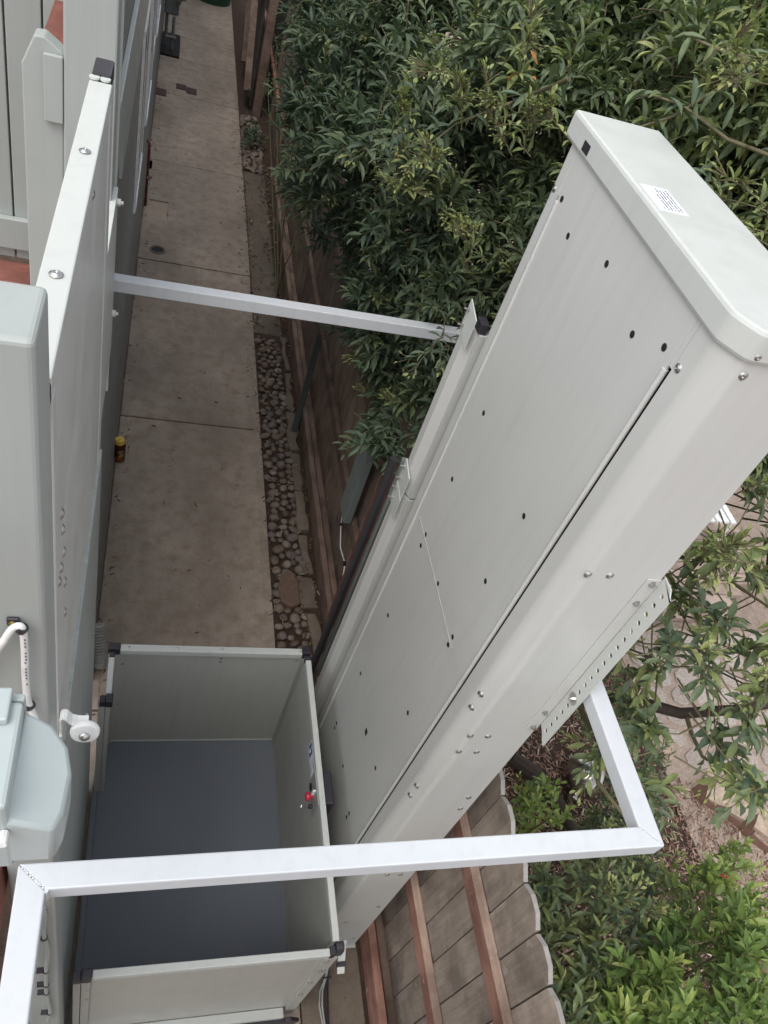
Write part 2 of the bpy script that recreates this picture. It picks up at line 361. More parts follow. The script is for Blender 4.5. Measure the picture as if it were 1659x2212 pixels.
# kerb stones, broken pieces of old concrete
kerb = bpy.data.objects.new('kerb', None); kerb.location = (1.22, 2, 0); COL.objects.link(kerb); kerb['kind'] = 'structure'
y = 2.30
segs = [(2.35, 2.62, 1.18), (2.66, 3.10, 1.185), (3.16, 3.42, 1.12), (3.46, 3.82, 1.165), (3.86, 4.26, 1.17), (4.28, 4.70, 1.17), (4.73, 5.2, 1.175), (5.24, 5.75, 1.185), (5.8, 6.3, 1.2)]
for a, b, x0 in segs:
    n = 5; L = []; Rr_ = []
    for i in range(n):
        t = a+(b-a)*i/(n-1); L.append((x0+random.uniform(-.018, .020), t)); Rr_.append((1.250+random.uniform(-.020, .015), t))
    top = random.uniform(.0, .03)
    obj('kerb_stone', MB().prism(L+Rr_[::-1], 'z', -.04, top), 'kerb', kerb, bevel=.008)
rk = [(1.00, 3.19), (1.07, 3.14), (1.13, 3.17), (1.135, 3.36), (1.09, 3.46), (1.02, 3.42), (.985, 3.31)]
obj('flat_rock', MB().prism([(x, y) for x, y in rk], 'z', -.03, .035), 'rock', kerb, bevel=.012)
# dry debris: bits of leaf and twig scattered on the concrete, gravel and kerb
def tri_mesh(name, V, F, tint, m, parent=None):
    V = np.asarray(V, dtype=np.float32); F = np.asarray(F, dtype=np.int32)
    me = bpy.data.meshes.new(name); me.vertices.add(len(V)); me.vertices.foreach_set('co', V.ravel())
    me.loops.add(F.size); me.loops.foreach_set('vertex_index', F.ravel()); me.polygons.add(len(F))
    me.polygons.foreach_set('loop_start', np.arange(len(F), dtype=np.int32)*3)
    at = me.attributes.new('tint', 'FLOAT', 'POINT'); at.data.foreach_set('value', np.asarray(tint, dtype=np.float32))
    me.materials.append(MT[m]); me.update(calc_edges=True); me.validate()
    o = bpy.data.objects.new(name, me); link(o, parent); return o
def scatter_bits(name, n, area, lmin, lmax, m, zf=lambda x, y: 0.0, wr=.3, thick=.25, tilt=.25, parent=None, dens=None):
    V = []; F = []; T = []
    i = 0
    while i < n:
        x = random.uniform(area[0], area[1]); y = random.uniform(area[2], area[3])
        if dens and random.random() > dens(x, y): 
            continue
        i += 1
        L = random.uniform(lmin, lmax); w = L*wr*random.uniform(.6, 1.3); t = w*thick; a = random.uniform(0, 6.3); el = random.gauss(0, tilt)
        d = Vector((math.cos(a)*math.cos(el), math.sin(a)*math.cos(el), math.sin(el))); s = d.cross(Vector((0, 0, 1))).normalized(); u = s.cross(d)
        s = (s + u*random.gauss(0, tilt)).normalized(); u = s.cross(d)
        c = Vector((x, y, zf(x, y) + abs(math.sin(el))*L/2 + t)); o = len(V)
        for k1, k2, k3 in ((-1, -1, -1), (1, -.7, -1), (1, .8, -1), (-1, 1, -1), (-1, -1, 1), (1, -.7, 1), (1, .8, 1), (-1, 1, 1)):
            V.append(tuple(c + d*k1*L/2 + s*k2*w/2 + u*k3*t/2))
        for q in ((4, 5, 6), (4, 6, 7), (0, 1, 5), (0, 5, 4), (1, 2, 6), (1, 6, 5), (2, 3, 7), (2, 7, 6), (3, 0, 4), (3, 4, 7)): F.append(tuple(o+j for j in q))
        T += [min(1, max(0, random.gauss(.5, .28)))]*8
    ob = tri_mesh(name, V, F, T, m, parent); ob['kind'] = 'stuff'; return ob
scatter_bits('dry_debris', 620, (-.16, .95, 2.2, 12), .006, .034, 'litter', wr=.3, tilt=.1, dens=lambda x, y: .035+.9*(x < -.07)+.75*(x > .84 and y > 5))
scatter_bits('leaf_litter', 1100, (.93, 1.3, 2.3, 10.5), .015, .05, 'litter', wr=.25, tilt=.3, dens=lambda x, y: 1 if x > 1.14 or abs(x-.96) < .03 else .25)

# ================================================================== GARDEN
path = bpy.data.objects.new('garden_path', None); path.location = (4, 2, 0); COL.objects.link(path); path['kind'] = 'structure'
box('joint_sand', (3.55, 6.5, 1.0, 3.12, -.05, -.012), 'sand', path)
def rot2(p, a): return (p[0]*math.cos(a)-p[1]*math.sin(a), p[0]*math.sin(a)+p[1]*math.cos(a))
cnt = 0
for i in range(-4, 12):
    for j in range(-2, 14):
        cx = 3.62+i*.215+(j % 2)*.107; cy = 1.35+j*.165
        if cx < 3.6+max(0, (2.2-cy))*.35 or cx > 6 or cy > 3.0 or cy < .9: continue
        if (cy < 1.95 - (cx-3.7)*.42): continue
        poly = []
        for k in range(7):
            a = 2*math.pi*k/7+random.uniform(-.12, .12); r = random.uniform(.082, .098); poly.append((cx+r*math.cos(a)*1.05, cy+r*math.sin(a)*.9))
        obj('paver', MB().prism(poly, 'z', -.03, random.uniform(-.002, .008)), 'paver', path, bevel=.008); cnt += 1
for pl in ([(3.70, 1.77), (3.86, 1.92), (4.13, 1.70), (3.98, 1.57)], [(3.99, 1.565), (4.14, 1.69), (4.42, 1.46), (4.24, 1.33)], [(3.42, 2.20), (3.53, 2.32), (3.72, 2.10), (3.60, 2.0)]):
    obj('edging_slab', MB().prism(pl, 'z', -.04, .03), 'sandstone', path, bevel=.006)
bw = bpy.data.objects.new('boardwalk', None); bw.location = (4.9, 3.9, 0); COL.objects.link(bw); bw['kind'] = 'structure'
for k in range(16):
    y0 = 3.34+k*.1245; obj('plank', MB().box(3.6, 4.85+min(.55, k*.16), y0, y0+.116, -.02, .03), 'plank', bw, bevel=.003)
obj('nosing', MB().box(3.6, 4.85, 3.22, 3.33, -.05, -.005), 'plank', bw)
me_ = thing('zigzag_garden_edging', (3.8, 1.7, 0), 'rusty sheet-metal garden edging with pointed teeth along the sandstone slabs', 'edging')
base = [(3.68, 1.80), (3.72, 1.715), (3.83, 1.645), (3.93, 1.545), (3.955, 1.475), (4.07, 1.37)]
for i in range(len(base)-1):
    (xa, ya), (xb, yb) = base[i], base[i+1]; hh = (.22, .07, .06, .22, .07)[i]; h2 = (.05, .08, .05, .04, .05)[i]
    mb = MB(); n = Vector((yb-ya, xa-xb, 0)).normalized()*.003; a = Vector((xa, ya, -.04)); b = Vector((xb, yb, -.04)); m = a.lerp(b, .45)
    fr = [a, b, b+Vector((0, 0, h2+.04)), m+Vector((0, 0, hh*.7+.04)), a+Vector((0, 0, hh+.04))]
    mb.add([p+n for p in fr]+[p-n for p in fr], [(0,1,2,3,4), (9,8,7,6,5)]+[(i_, (i_+1)%5, (i_+1)%5+5, i_+5) for i_ in range(5)])
    obj('edging_sheet', mb, 'rust', me_)
def mulch_d(x, y):
    if y < 1.9-(x-3.6)*.5 or x < 3.45: return 1
    return 0
scatter_bits('bark_mulch', 17000, (1.44, 4.1, .1, 2.7), .014, .046, 'chips', zf=lambda x, y: -.015+random.uniform(0, .018), wr=.20, thick=.35, tilt=.3, dens=mulch_d)
g = thing('gazing_globe', (2.83, 1.86, 0), 'mottled silver gazing ball lying on the bark mulch behind the leaves', 'garden globe')
obj('globe', MB().lathe([(.001, -.135), (.05, -.126), (.095, -.096), (.126, -.05), (.135, 0), (.126, .05), (.095, .096), (.05, .126), (.001, .135)], (2.83, 1.86, .12), seg=28), 'globe', g, smooth=True)
obj('neck', MB().lathe([(.035, 0), (.033, .04), (.03, .05)], (2.76, 1.78, .04), axis=(-.5, -.7, .1), seg=14), 'globe', g, smooth=True)
lg = obj('driftwood_log', MB().tube([(2.40, 2.02, .05), (2.52, 1.92, .055), (2.60, 1.80, .045), (2.66, 1.66, .04), (2.68, 1.55, .03)], [.045, .055, .05, .04, .02], 9), 'bark', smooth=True)
tag(lg, 'dark curved log lying on the mulch against the silver globe', 'log')
ch = thing('garden_stool', (5.0, 4.35, 0), 'white slatted garden stool half hidden by leaves beyond the boardwalk planks', 'stool')
for k in range(5): obj('slat', MB().box(4.62+k*.075, 4.675+k*.075, 3.98, 4.30, .36, .38), 'wplastic', ch)
for (a, b) in ((4.64, 4.0), (4.95, 4.0), (4.64, 4.27), (4.95, 4.27)): obj('leg', MB().tube([(a, b, .03), (a, b, .36)], .015, 6), 'wplastic', ch)

# ================================================================== HOUSE SIDE
hw = thing('house_wall', (-.3, 2.55, 0), 'long grey painted house wall running along the left of the concrete alley', 'house')
box('wall', (-.262, -.165, 2.56, 17.5, .05, 4.6), 'paintdark', hw)
box('footing', (-.262, -.157, 2.56, 17.5, -.1, .05), 'kerb', hw)
box('ledge', (-.164, -.148, 2.6, 17.4, 2.90, 3.16), 'paint', hw, bevel=.004)
box('ledge_cap', (-.164, -.143, 2.6, 17.4, 3.163, 3.18), 'paint', hw, bevel=.004)
box('trim_board', (-.164, -.152, 3.3, 17.3, 2.70, 2.896), 'paint', hw)
for (ya, yb, za, zb) in ((5.3, 6.15, 1.55, 2.62), (6.85, 7.75, 1.5, 2.62), (9.0, 9.9, 1.5, 2.62)):
    w = box('window', (-.163, -.150, ya, yb, za, zb), 'glass', hw)
    fr = MB()
    fr.box(-.163, -.147, ya-.03, ya, za-.03, zb+.03).box(-.163, -.147, yb, yb+.03, za-.03, zb+.03).box(-.163, -.1465, ya, yb, zb, zb+.03).box(-.163, -.144, ya, yb, za-.03, za).box(-.163, -.1485, (ya+yb)/2-.02, (ya+yb)/2+.02, za, zb)
    obj('window_frame', fr, 'wplastic', w)
box('vent_cover', (-.163, -.145, 7.95, 8.2, 1.60, 1.72), 'liftlight', hw, bevel=.005)
box('corner_trim', (-.150, -.132, 2.545, 2.575, 2.2, 4.8), 'liftlight', hw)

swl = box('shaft_side_wall', (-.20, -.108, .782, 1.91, 0, 2.49), 'streak', bevel=.003)
tag(swl, 'streaky grey-green painted plywood wall beside the lift platform, under the landing gate', 'wall')
# big square posts
pc = obj('corner_post', MB().box(-.272, -.137, 2.40, 2.535, 2.3, 4.8), 'paint', bevel=.006)
tag(pc, 'thick grey painted corner post rising behind the black-capped end of the landing gate', 'post')
np_ = obj('newel_post', MB().box(-.196, -.102, .665, .765, -.02, 3.80), 'paint', bevel=.007)
np_.modifiers['bevel'].segments = 3
tag(np_, 'square grey painted post with flat top in the left foreground', 'post')
sp = thing('siding_screen', (-.6, 2.9, 2.5), 'pale grey board screen with upright boards and a bottom rail at the deck edge', 'screen')
xs = [-1.6, -1.46, -1.30, -1.14, -.98, -.82, -.665, -.497, -.387, -.27]
for i in range(len(xs)-1): obj('board', MB().box(xs[i]+.003, xs[i+1]-.003, 2.885, 2.903, 2.515, 4.5), 'paint', sp, bevel=.003)
box('batten_backing', (-1.6, -.27, 2.905, 2.92, 2.515, 4.5), 'paintdark', sp)
box('bottom_rail', (-1.6, -.27, 2.855, 2.883, 2.565, 2.685), 'paint', sp, bevel=.004)
db = thing('dog_eared_board', (-.33, 2.4, 2.5), 'grey painted dog-eared upright board with a shorter piece lapped over its right half', 'board')
obj('board', MB().prism([(-.378, 2.52), (-.273, 2.52), (-.273, 3.44), (-.32, 3.472), (-.345, 3.47), (-.378, 3.395)], 'y', 2.415, 2.475), 'paint', db, bevel=.004)
obj('lapped_piece', MB().prism([(-.322, 3.26), (-.273, 3.26), (-.273, 3.437), (-.322, 3.437)], 'y', 2.398, 2.413), 'paint', db, bevel=.003)
hr = obj('handrail', MB().bar((-.30, 2.48, 3.40), (-.33, 4.6, 3.40), .09, .045), 'raily', bevel=.004)
tag(hr, 'reddish brown wooden handrail running away behind the dog-eared board', 'handrail')
deck = bpy.data.objects.new('upper_deck', None); deck.location = (-1, 2, 2.46); COL.objects.link(deck); deck['kind'] = 'structure'
for k in range(14): obj('plank', MB().box(-1.9, -.205, .80+k*.149, .943+k*.149, 2.462, 2.50), 'railx', deck, bevel=.004)
obj('plank', MB().box(-.204, -.16, 1.95, 2.4, 2.462, 2.498), 'railx', deck)
for k in range(10): obj('plank', MB().box(-3, 1.5, -1.6+k*.145, -1.46+k*.145, 2.462, 2.50), 'railx', deck, bevel=.004)
obj('joist', MB().box(-.31, -.206, .10, .79, 2.25, 2.44), 'raily', deck, bevel=.004)
obj('joist', MB().box(-.42, -.35, .10, .79, 2.25, 2.40), 'raily', deck, bevel=.004)

# ================================================================== LANDING GATE
lg_ = thing('landing_gate', (-.137, .8, 2.43), 'tall pale grey steel gate panel with white top rail, edge-on at the left', 'gate')
box('top_rail', (-.160, -.1135, .862, 1.862, 3.56, 3.60), 'liftlight', lg_, bevel=.003)
box('gate_panel', (-.138, -.1165, .872, 1.858, 2.435, 3.558), 'lift', lg_)
box('gate_post', (-.158, -.1135, 1.834, 1.866, 2.43, 3.557), 'lift', lg_, bevel=.002)
box('gate_post', (-.158, -.1135, .87, .90, 2.43, 3.557), 'lift', lg_, bevel=.002)
box('bottom_lip', (-.138, -.1125, .862, 1.862, 2.425, 2.434), 'liftlight', lg_)
box('end_cap', (-.156, -.1165, 1.875, 1.965, 3.575, 3.612), 'plastic', lg_, bevel=.004)
box('end_cap', (-.158, -.113, .795, .860, 3.565, 3.603), 'plastic', lg_, bevel=.008)
obj('hinge_post', MB().box(-.156, -.1165, 1.878, 1.962, 2.3, 3.573), 'lift', lg_, bevel=.002)
box('mounting_plate', (-.152, -.124, 2.06, 2.50, 2.45, 3.06), 'liftlight', lg_, bevel=.002)
for (y, z) in ((2.44, 3.04), (2.46, 2.62)): obj('bolt', MB().lathe([(.012, 0), (.012, .012), (.006, .013), (.006, .02)], (-.124, y, z), axis=(1, 0, 0), seg=8), 'liftlight', lg_)
for (y, z) in ((1.52, 3.602), (1.10, 3.602)): fix(SCR, 'screw', (-.136, y, z), (0, 0, 1), lg_)
for (y, z) in ((1.50, 3.52), (1.001, 3.168), (1.01, 3.114), (1.024, 3.033), (.981, 3.038), (1.038, 2.919), (.95, 3.035), (1.034, 2.82)): fix(SCR, 'screw', (-.1163, y*.97, 4.3-(4.3-z)*.955), (1, 0, 0), lg_)
for y in (1.846, 1.862): pass
for (x,) in ((-.150,), (-.128,)): obj('bracket_tab', MB().lathe([(.011, 0), (.011, .004)], (x, 1.868, 3.602), axis=(0, 0, 1), seg=12), 'liftlight', lg_)
rl = obj('roller', MB().lathe([(.020, -.009), (.028, -.0075), (.030, -.003), (.030, .003), (.028, .0075), (.020, .009)], (-.060, .848, 2.678), axis=(0, -1, 0.15), seg=28), 'wplastic', lg_, smooth=True)
obj('bolt', MB().lathe([(.0115, 0), (.011, .004), (.007, .008), (.001, .009)], (-.060, .838, 2.676), axis=(0, -1, 0.15), seg=14), 'steel', rl, smooth=True)
obj('bolt_shank', MB().tube([(-.060, .856, 2.679), (-.060, .885, 2.684)], .004, 8), 'steel', rl)
arm = [(-.1085, .862, 2.60), (-.1085, .862, 2.716), (-.104, .862, 2.724), (-.097, .862, 2.720), (-.088, .862, 2.703), (-.076, .862, 2.697), (-.055, .862, 2.695)]
mb = MB()
for i in range(len(arm)-1): mb.bar(arm[i], arm[i+1], .018, .0035, up=(0, 1, 0))
mb = MB()
for i in range(len(arm)-1):
    a, b = Vector(arm[i]), Vector(arm[i+1]); d = (b-a).normalized(); nrm = Vector((-d.z, 0, d.x))*.002
    y0, y1 = Vector((0, -.012, 0)), Vector((0, .012, 0))
    mb.add([a+nrm+y0, b+nrm+y0, b-nrm+y0, a-nrm+y0, a+nrm+y1, b+nrm+y1, b-nrm+y1, a-nrm+y1], [(0,1,2,3), (7,6,5,4), (0,4,5,1), (1,5,6,2), (2,6,7,3), (3,7,4,0)])
obj('roller_arm', mb, 'wplastic', lg_)
box('arm_plate', (-.1115, -.104, .845, .885, 2.52, 2.66), 'liftlight', lg_, bevel=.002)
fix(SCRS, 'screw', (-.1035, .862, 2.60), (1, 0, 0), lg_)

# ================================================================== OUTLET BOX and CABLES on the left post
ob = thing('outlet_box', (-.12, .33, 3.45), 'pale blue-grey weatherproof outlet box with bulging cover, lower left corner', 'outlet box')
def zt_(x, y): return 3.606 + (x+.077)*-.62 + (y-.382)*.19
tp = [(-.0785, .383), (-.055, .378), (-.040, .362), (-.0345, .340), (-.0375, .305), (-.044, .289), (-.083, .289)]
n = len(tp); obj('cover', MB().add([(x, y, zt_(x, y)) for x, y in tp]+[(x-.001, y, 3.50) for x, y in tp], [tuple(range(n)), tuple(range(n, 2*n))[::-1]]+[(i, (i+1)%n, (i+1)%n+n, i+n) for i in range(n)]), 'box', ob, bevel=.004, smooth=True)
obj('base', MB().box(-.105, -.0785, .288, .384, 3.49, 3.622), 'box', ob, bevel=.004)
obj('hinge_tab', MB().box(-.094, -.0785, .386, .394, 3.590, 3.618), 'box', ob, bevel=.002)
obj('hinge_tab', MB().box(-.0995, -.088, .360, .392, 3.6225, 3.632), 'box', ob, bevel=.002)
obj('mounting_block', MB().box(-.32, -.112, .27, .37, 3.36, 3.60), 'paint', ob, bevel=.006)
obj('latch', MB().lathe([(.004, 0), (.004, .012)], (-.082, .287, 3.575), axis=(0, -1, .2), seg=8), 'wplastic', ob)
cb = thing('white_power_cable', (-.13, .66, 3.2), 'thick white power cable clipped to the newel post, running into the outlet box', 'cable')
cpts = [(-.24, .64, 3.14), (-.175, .648, 3.26), (-.155, .650, 3.305), (-.142, .652, 3.336), (-.1325, .652, 3.345), (-.128, .652, 3.335), (-.1275, .652, 3.29), (-.129, .652, 3.22), (-.1285, .652, 3.16), (-.124, .652, 3.12), (-.114, .645, 3.07), (-.108, .60, 3.05)]
sm = []
for i in range(len(cpts)-1):
    for k in range(4):
        t = k/4; p0, p1, p2, p3 = [Vector(cpts[min(max(i+q, 0), len(cpts)-1)]) for q in (-1, 0, 1, 2)]
        sm.append(.5*((2*p1)+(-p0+p2)*t+(2*p0-5*p1+4*p2-p3)*t*t+(-p0+3*p1-3*p2+p3)*t**3))
obj('sheath', MB().tube(sm, .0052, 12), 'wplastic', cb, smooth=True)
for k in range(15):
    if k % 5 == 3: continue
    z = 3.318-k*.0082; x = -.1255-(.0012 if k > 6 else 0)
    obj('printed_mark', MB().box(x-.0008, x+.0011, .6464, .6469, z, z+.0035), 'ink', cb)
for (x, z) in ((-.129, 3.339), (-.126, 3.135)):
    cl = obj('cable_clip', MB().lathe([(.0058, -.004), (.0078, -.004), (.0078, .004), (.0058, .004)], (x, .652, z), axis=(.5, 0, .85), seg=16), 'plastic', cb)
    obj('clip_lug', MB().box(x-.020, x-.004, .659, .6645, z-.006, z+.010), 'plastic', cl, bevel=.002)
    obj('clip_screw', MB().lathe([(.0048, 0), (.0045, .002), (.002, .003)], (x-.0125, .6585, z+.002), axis=(0, -1, 0), seg=10), 'brass', cl)
c2 = thing('thin_grey_cable', (-.13, .66, 1.6), 'wavy painted-over cable stapled down the front of the post, bottom left corner', 'cable')
p2_ = [(-.128, .66, 2.17), (-.126, .657, 2.10), (-.131, .657, 2.02), (-.130, .657, 1.95), (-.124, .656, 1.86), (-.1245, .656, 1.78), (-.129, .656, 1.70), (-.132, .656, 1.60), (-.134, .656, 1.50), (-.135, .656, 1.42), (-.133, .656, 1.32), (-.128, .656, 1.2), (-.130, .656, 1.12), (-.137, .656, 1.02)]
sm = []
for i in range(len(p2_)-1):
    for k in range(4):
        t = k/4; p0, p1, p2, p3 = [Vector(p2_[min(max(i+q, 0), len(p2_)-1)]) for q in (-1, 0, 1, 2)]
        sm.append(.5*((2*p1)+(-p0+p2)*t+(2*p0-5*p1+4*p2-p3)*t*t+(-p0+3*p1-3*p2+p3)*t**3))
obj('sheath', MB().tube(sm, .0062, 8), 'paint', c2, smooth=True)
for (x, z) in ((-.130, 1.95), (-.132, 1.64), (-.134, 1.49), (-.135, 1.40), (-.131, 1.14)):
    cl = obj('staple', MB().lathe([(.0066, -.0025), (.0082, -.0025), (.0082, .0025), (.0066, .0025)], (x, .656, z), axis=(0, 0, 1), seg=12), 'plastic', c2)
    obj('staple_nail', MB().box(x-.026, x-.006, .652, .6645, z-.004, z+.008), 'plastic', cl)
# ================================================================== LIFT TOWER
tw = thing('lift_tower', (1.12, 1.53, 0), 'tall pale grey steel mast tower of the wheelchair lift with capped top', 'lift tower')
FX = 1.0
obj('core', MB().box(1.032, 1.232, 1.11, 1.95, .02, 3.60), 'hole', tw)
box('base_plate', (.99, 1.25, 1.04, 2.02, 0, .012), 'lift', tw)
for (za, zb, o_) in ((.02, 2.334, .0015), (2.337, 3.70, 0)):
    box('front_panel', (FX+o_, 1.006, 1.180, 1.914, za, zb), 'lift', tw)
box('panel_seam', (FX-.0008, 1.004, 1.31, 1.88, 2.3335, 2.3372), 'liftlight', tw)
for y, zt in ((1.1835, 3.552), (1.9115, 3.545)):
    obj('edge_bead', MB().tube([(FX+.0025, y, .03), (FX+.0025, y, zt)], .0075, 14), 'lift', tw, smooth=True)
box('top_filler', (FX+.001, 1.006, 1.166, 1.1798, 3.565, 3.70), 'lift', tw)
box('top_filler', (FX+.001, 1.006, 1.9142, 1.93, 3.557, 3.70), 'lift', tw)
def qb(a, c, b, n):
    return [tuple((1-t)*(1-t)*a[i]+2*t*(1-t)*c[i]+t*t*b[i] for i in (0, 1)) for t in [k/n for k in range(n+1)]]
near = [(1.0, 1.164)] + qb((1.0, 1.116), (1.0, 1.103), (1.008, 1.090), 5) + qb((1.028, 1.060), (1.035, 1.05), (1.048, 1.05), 6) + [(1.24, 1.05), (1.24, 1.068), (1.062, 1.068), (1.03, 1.10), (1.013, 1.166)]
far = [(x, 1.924+(1.166-y)*.084/.116) for x, y in near]
for (za, zb) in ((.015, 2.372), (2.3735, 3.70)):
    obj('side_cover', MB().prism(near, 'z', za, zb), 'lift', tw)
    obj('side_cover', MB().prism(far, 'z', za, zb), 'lift', tw)
box('back_panel', (1.233, 1.2395, 1.069, 1.99, .02, 3.70), 'lift', tw)
capp = qb((.990, 1.114), (.990, 1.100), (.999, 1.086), 5) + qb((1.020, 1.055), (1.030, 1.041), (1.046, 1.041), 6) + [(1.07, 1.041), (1.246, 1.041), (1.246, 2.012), (.990, 2.012)]
obj('tower_cap', MB().prism(capp, 'z', 3.678, 3.745), 'liftlight', tw, bevel=.009)
box('cap_window', (.9885, .9895, 1.848, 1.888, 3.692, 3.716), 'plastic', tw)
lab = obj('printed_label', MB().box(1.005, 1.078, 1.478, 1.600, 3.7452, 3.7458), 'paper', tw)
rl_ = random.Random(5)
for li in range(6):
    x = 1.022+li*.0088; y0 = 1.492 + (.0 if 0 < li < 5 else .01); y1 = (1.500, 1.56, 1.588, 1.585, 1.585, 1.590)[li]; y = 1.488
    while y < y1:
        w_ = rl_.uniform(.003, .011); obj('text_mark', MB().box(x, x+rl_.uniform(.0026, .0042), y, y+w_*.55, 3.7459, 3.7461), 'ink', lab) if li else (obj('text_mark', MB().box(x, x+.0016, y, y+.012, 3.7459, 3.7461), 'ink', lab) if y < 1.49 else None)
        y += w_*.55+rl_.choice((.0012, .0012, .0035))
for y, z in [(1.892, 3.561), (1.778, 3.518), (1.556, 3.57), (1.334, 3.53), (1.22, 3.579), (1.778, 2.922), (1.778, 2.632), (1.336, 2.937), (1.778, 2.33+.02), (1.777, 2.29), (1.556, 2.352), (1.335, 2.652), (1.774, 1.86), (1.334, 2.362), (1.334, 2.318), (1.77, 1.428), (1.333, 1.877), (1.773, .978), (1.77, .938), (1.547, .998), (1.331, 1.437), (1.327, 1.003), (1.328, .961)]:
    fix(HOLE, 'fixing_hole_disc', (FX-.0004, y, z), (-1, 0, 0), tw)
obj('slot', MB().box(.9985, 1.0, 1.502, 1.524, 1.375, 1.403), 'hole', tw)
obj('slot_lip', MB().box(.9975, .999, 1.526, 1.529, 1.372, 1.405), 'liftlight', tw)
for y, z in [(1.956, 3.559), (1.150, 3.58)]: fix(SCR, 'screw', (FX, y, z), (-1, 0, 0), tw)
for x, z in [(1.094, 3.051), (1.034, 3.050), (1.097, 2.245), (1.036, 2.249), (1.099, 2.14), (1.036, 2.145), (1.205, 1.79), (1.208, 1.694), (1.123, 1.036), (1.182, 1.031), (1.20, .62), (1.10, .42), (1.205, .14)]:
    fix(SCR, 'screw', (x, 1.0505, z), (0, -1, 0), tw)
for z in (2.453, 2.375, 1.833, 1.757, 1.20): fix(SCR, 'screw', (1.008, 1.088, z-.02), (-.8, -.6, 0), tw)
fix(SCR, 'screw', (1.048, 1.044, 3.695), (0, -1, 0), tw); fix(SCR, 'screw', (1.052, 1.051, 3.648), (-.2, -1, 0), tw)
# perforated angle bracket
br = thing('perforated_bracket', (1.24, 1.03, 2.3), 'long angle bracket punched with a row of holes, bolted to the tower corner', 'bracket')
def perforated(x0, x1, yA, yB, z0, pitch, n, r, ztop, zbot):
    mb = MB(); yc = (yA+yB)/2; hw_ = (yB-yA)/2
    for i in range(n):
        zc = z0+pitch*i; sq = []; oc = []
        for k in range(8):
            a = math.pi/4*k; c_, s_ = math.cos(a), math.sin(a); m_ = max(abs(c_), abs(s_)); sq.append((yc+hw_*c_/m_, zc+pitch/2*s_/m_)); oc.append((yc+r*c_, zc+r*s_))
        o = []
        for xx in (x0, x1): o += [(xx, a, b) for a, b in sq] + [(xx, a, b) for a, b in oc]
        fs = []
        for k in range(8):
            l = (k+1) % 8; fs += [(k, l, 8+l, 8+k), (16+k, 24+k, 24+l, 16+l), (8+k, 8+l, 24+l, 24+k)]
        fs += [(16+k, 16+(k+1) % 8, (k+1) % 8, k) for k in (7, 0, 3, 4)]
        mb.add(o, fs)
    zt = z0+pitch*(n-.5); zb = z0-pitch/2
    mb.prism([(yA, zt), (yB, zt), (yB, ztop), (yA+.022, ztop), (yA, ztop-.024)], 'x', x0, x1)
    mb.prism([(yA, zb), (yB, zb), (yB, zbot+.03), (yB-.02, zbot+.022), (yA+.004, zbot), (yA, zbot+.004)], 'x', x0, x1); return mb
obj('perforated_flange', perforated(1.241, 1.2445, .988, 1.046, 2.345, .0378, 19, .0074, 3.062, 2.30), 'liftlight', br)
obj('fixing_flange', MB().box(1.200, 1.2405, 1.0463, 1.0495, 2.30, 3.05), 'lift', br, bevel=.001)
for z in (3.034, 2.956, 2.403, 2.315): obj('bolt', MB().lathe([(.010, 0), (.010, .001), (.0075, .001), (.0075, .0065), (.004, .0067), (.004, .010)], (1.221, 1.046, z), axis=(0, -1, 0), seg=6), 'steel', br)
w_ = obj('washer', MB().lathe([(.019, 0), (.019, .002)], (1.2408, 1.017, 2.535), axis=(-1, 0, 0), seg=20), 'steel', br)
obj('bolt', MB().lathe([(.0075, 0), (.0075, .006), (.004, .0062), (.004, .012)], (1.239, 1.017, 2.535), axis=(-1, 0, 0), seg=6), 'steel', br)
# guide channel on the far edge with joint plates
gc = thing('guide_channel', (.99, 2.08, 0), 'narrow grey steel channel standing against the far edge of the lift tower', 'channel')
for za, zb in ((.02, 2.26), (2.272, 3.03)):
    obj('channel', MB().prism([(.984, 2.125), (.984, 2.082), (1.006, 2.040), (1.006, 2.030), (1.04, 2.030), (1.04, 2.125)], 'z', za, zb), 'lift', gc)
for (za, zb) in ((2.99, 3.10), (2.28, 2.39), (2.17, 2.27)):
    obj('joint_plate', MB().prism([(2.128, za), (2.035, za-.02), (2.035, zb-.02), (2.128, zb)], 'x', .976, .980), 'liftlight', gc)
    for dz in (.02, .08): obj('bolt', MB().lathe([(.007, 0), (.007, .006), (.0035, .006), (.0035, .018)], (.976, 2.112, za+dz), axis=(-1, .2, 0), seg=6), 'steel', gc)
box('end_cap', (1.0, 1.03, 2.035, 2.085, 3.032, 3.07), 'plastic', gc, bevel=.003)

# ================================================================== BRACE FRAMES
t1 = thing('front_brace_frame', (.6, .6, 2.55), 'white square-tube steel frame in the foreground crossing over the lift platform', 'frame', 'white steel brace frames')
obj('cross_bar', MB().prism([(-.157, .611), (-.103, .560), (1.311, .573), (1.256, .624)], 'z', 2.549, 2.600), 'white', t1, bevel=.0035)
obj('side_arm', MB().prism([(1.3115, .5735), (1.3115, 1.045), (1.2565, 1.045), (1.2565, .6245)], 'z', 2.5492, 2.5998), 'white', t1, bevel=.0035)
obj('side_arm', MB().prism([(-.1575, .6105), (-.1035, .5595), (-.1035, -.30), (-.1575, -.30)], 'z', 2.5492, 2.5998), 'white', t1, bevel=.0035)
for (xa, ya, xb, yb_) in ((-.150, .604, -.107, .564), (1.262, .618, 1.306, .578)):
    for k in range(11):
        t_ = min(1, k/10+random.uniform(-.03, .03)); s_ = random.uniform(.5, 1.05); obj('weld_bead', MB().lathe([(.0034*s_, -.0004), (.0028*s_, .0005*s_), (.001, .0009*s_)], (xa+(xb-xa)*t_, ya+(yb_-ya)*t_, 2.600), seg=8), 'white', t1)
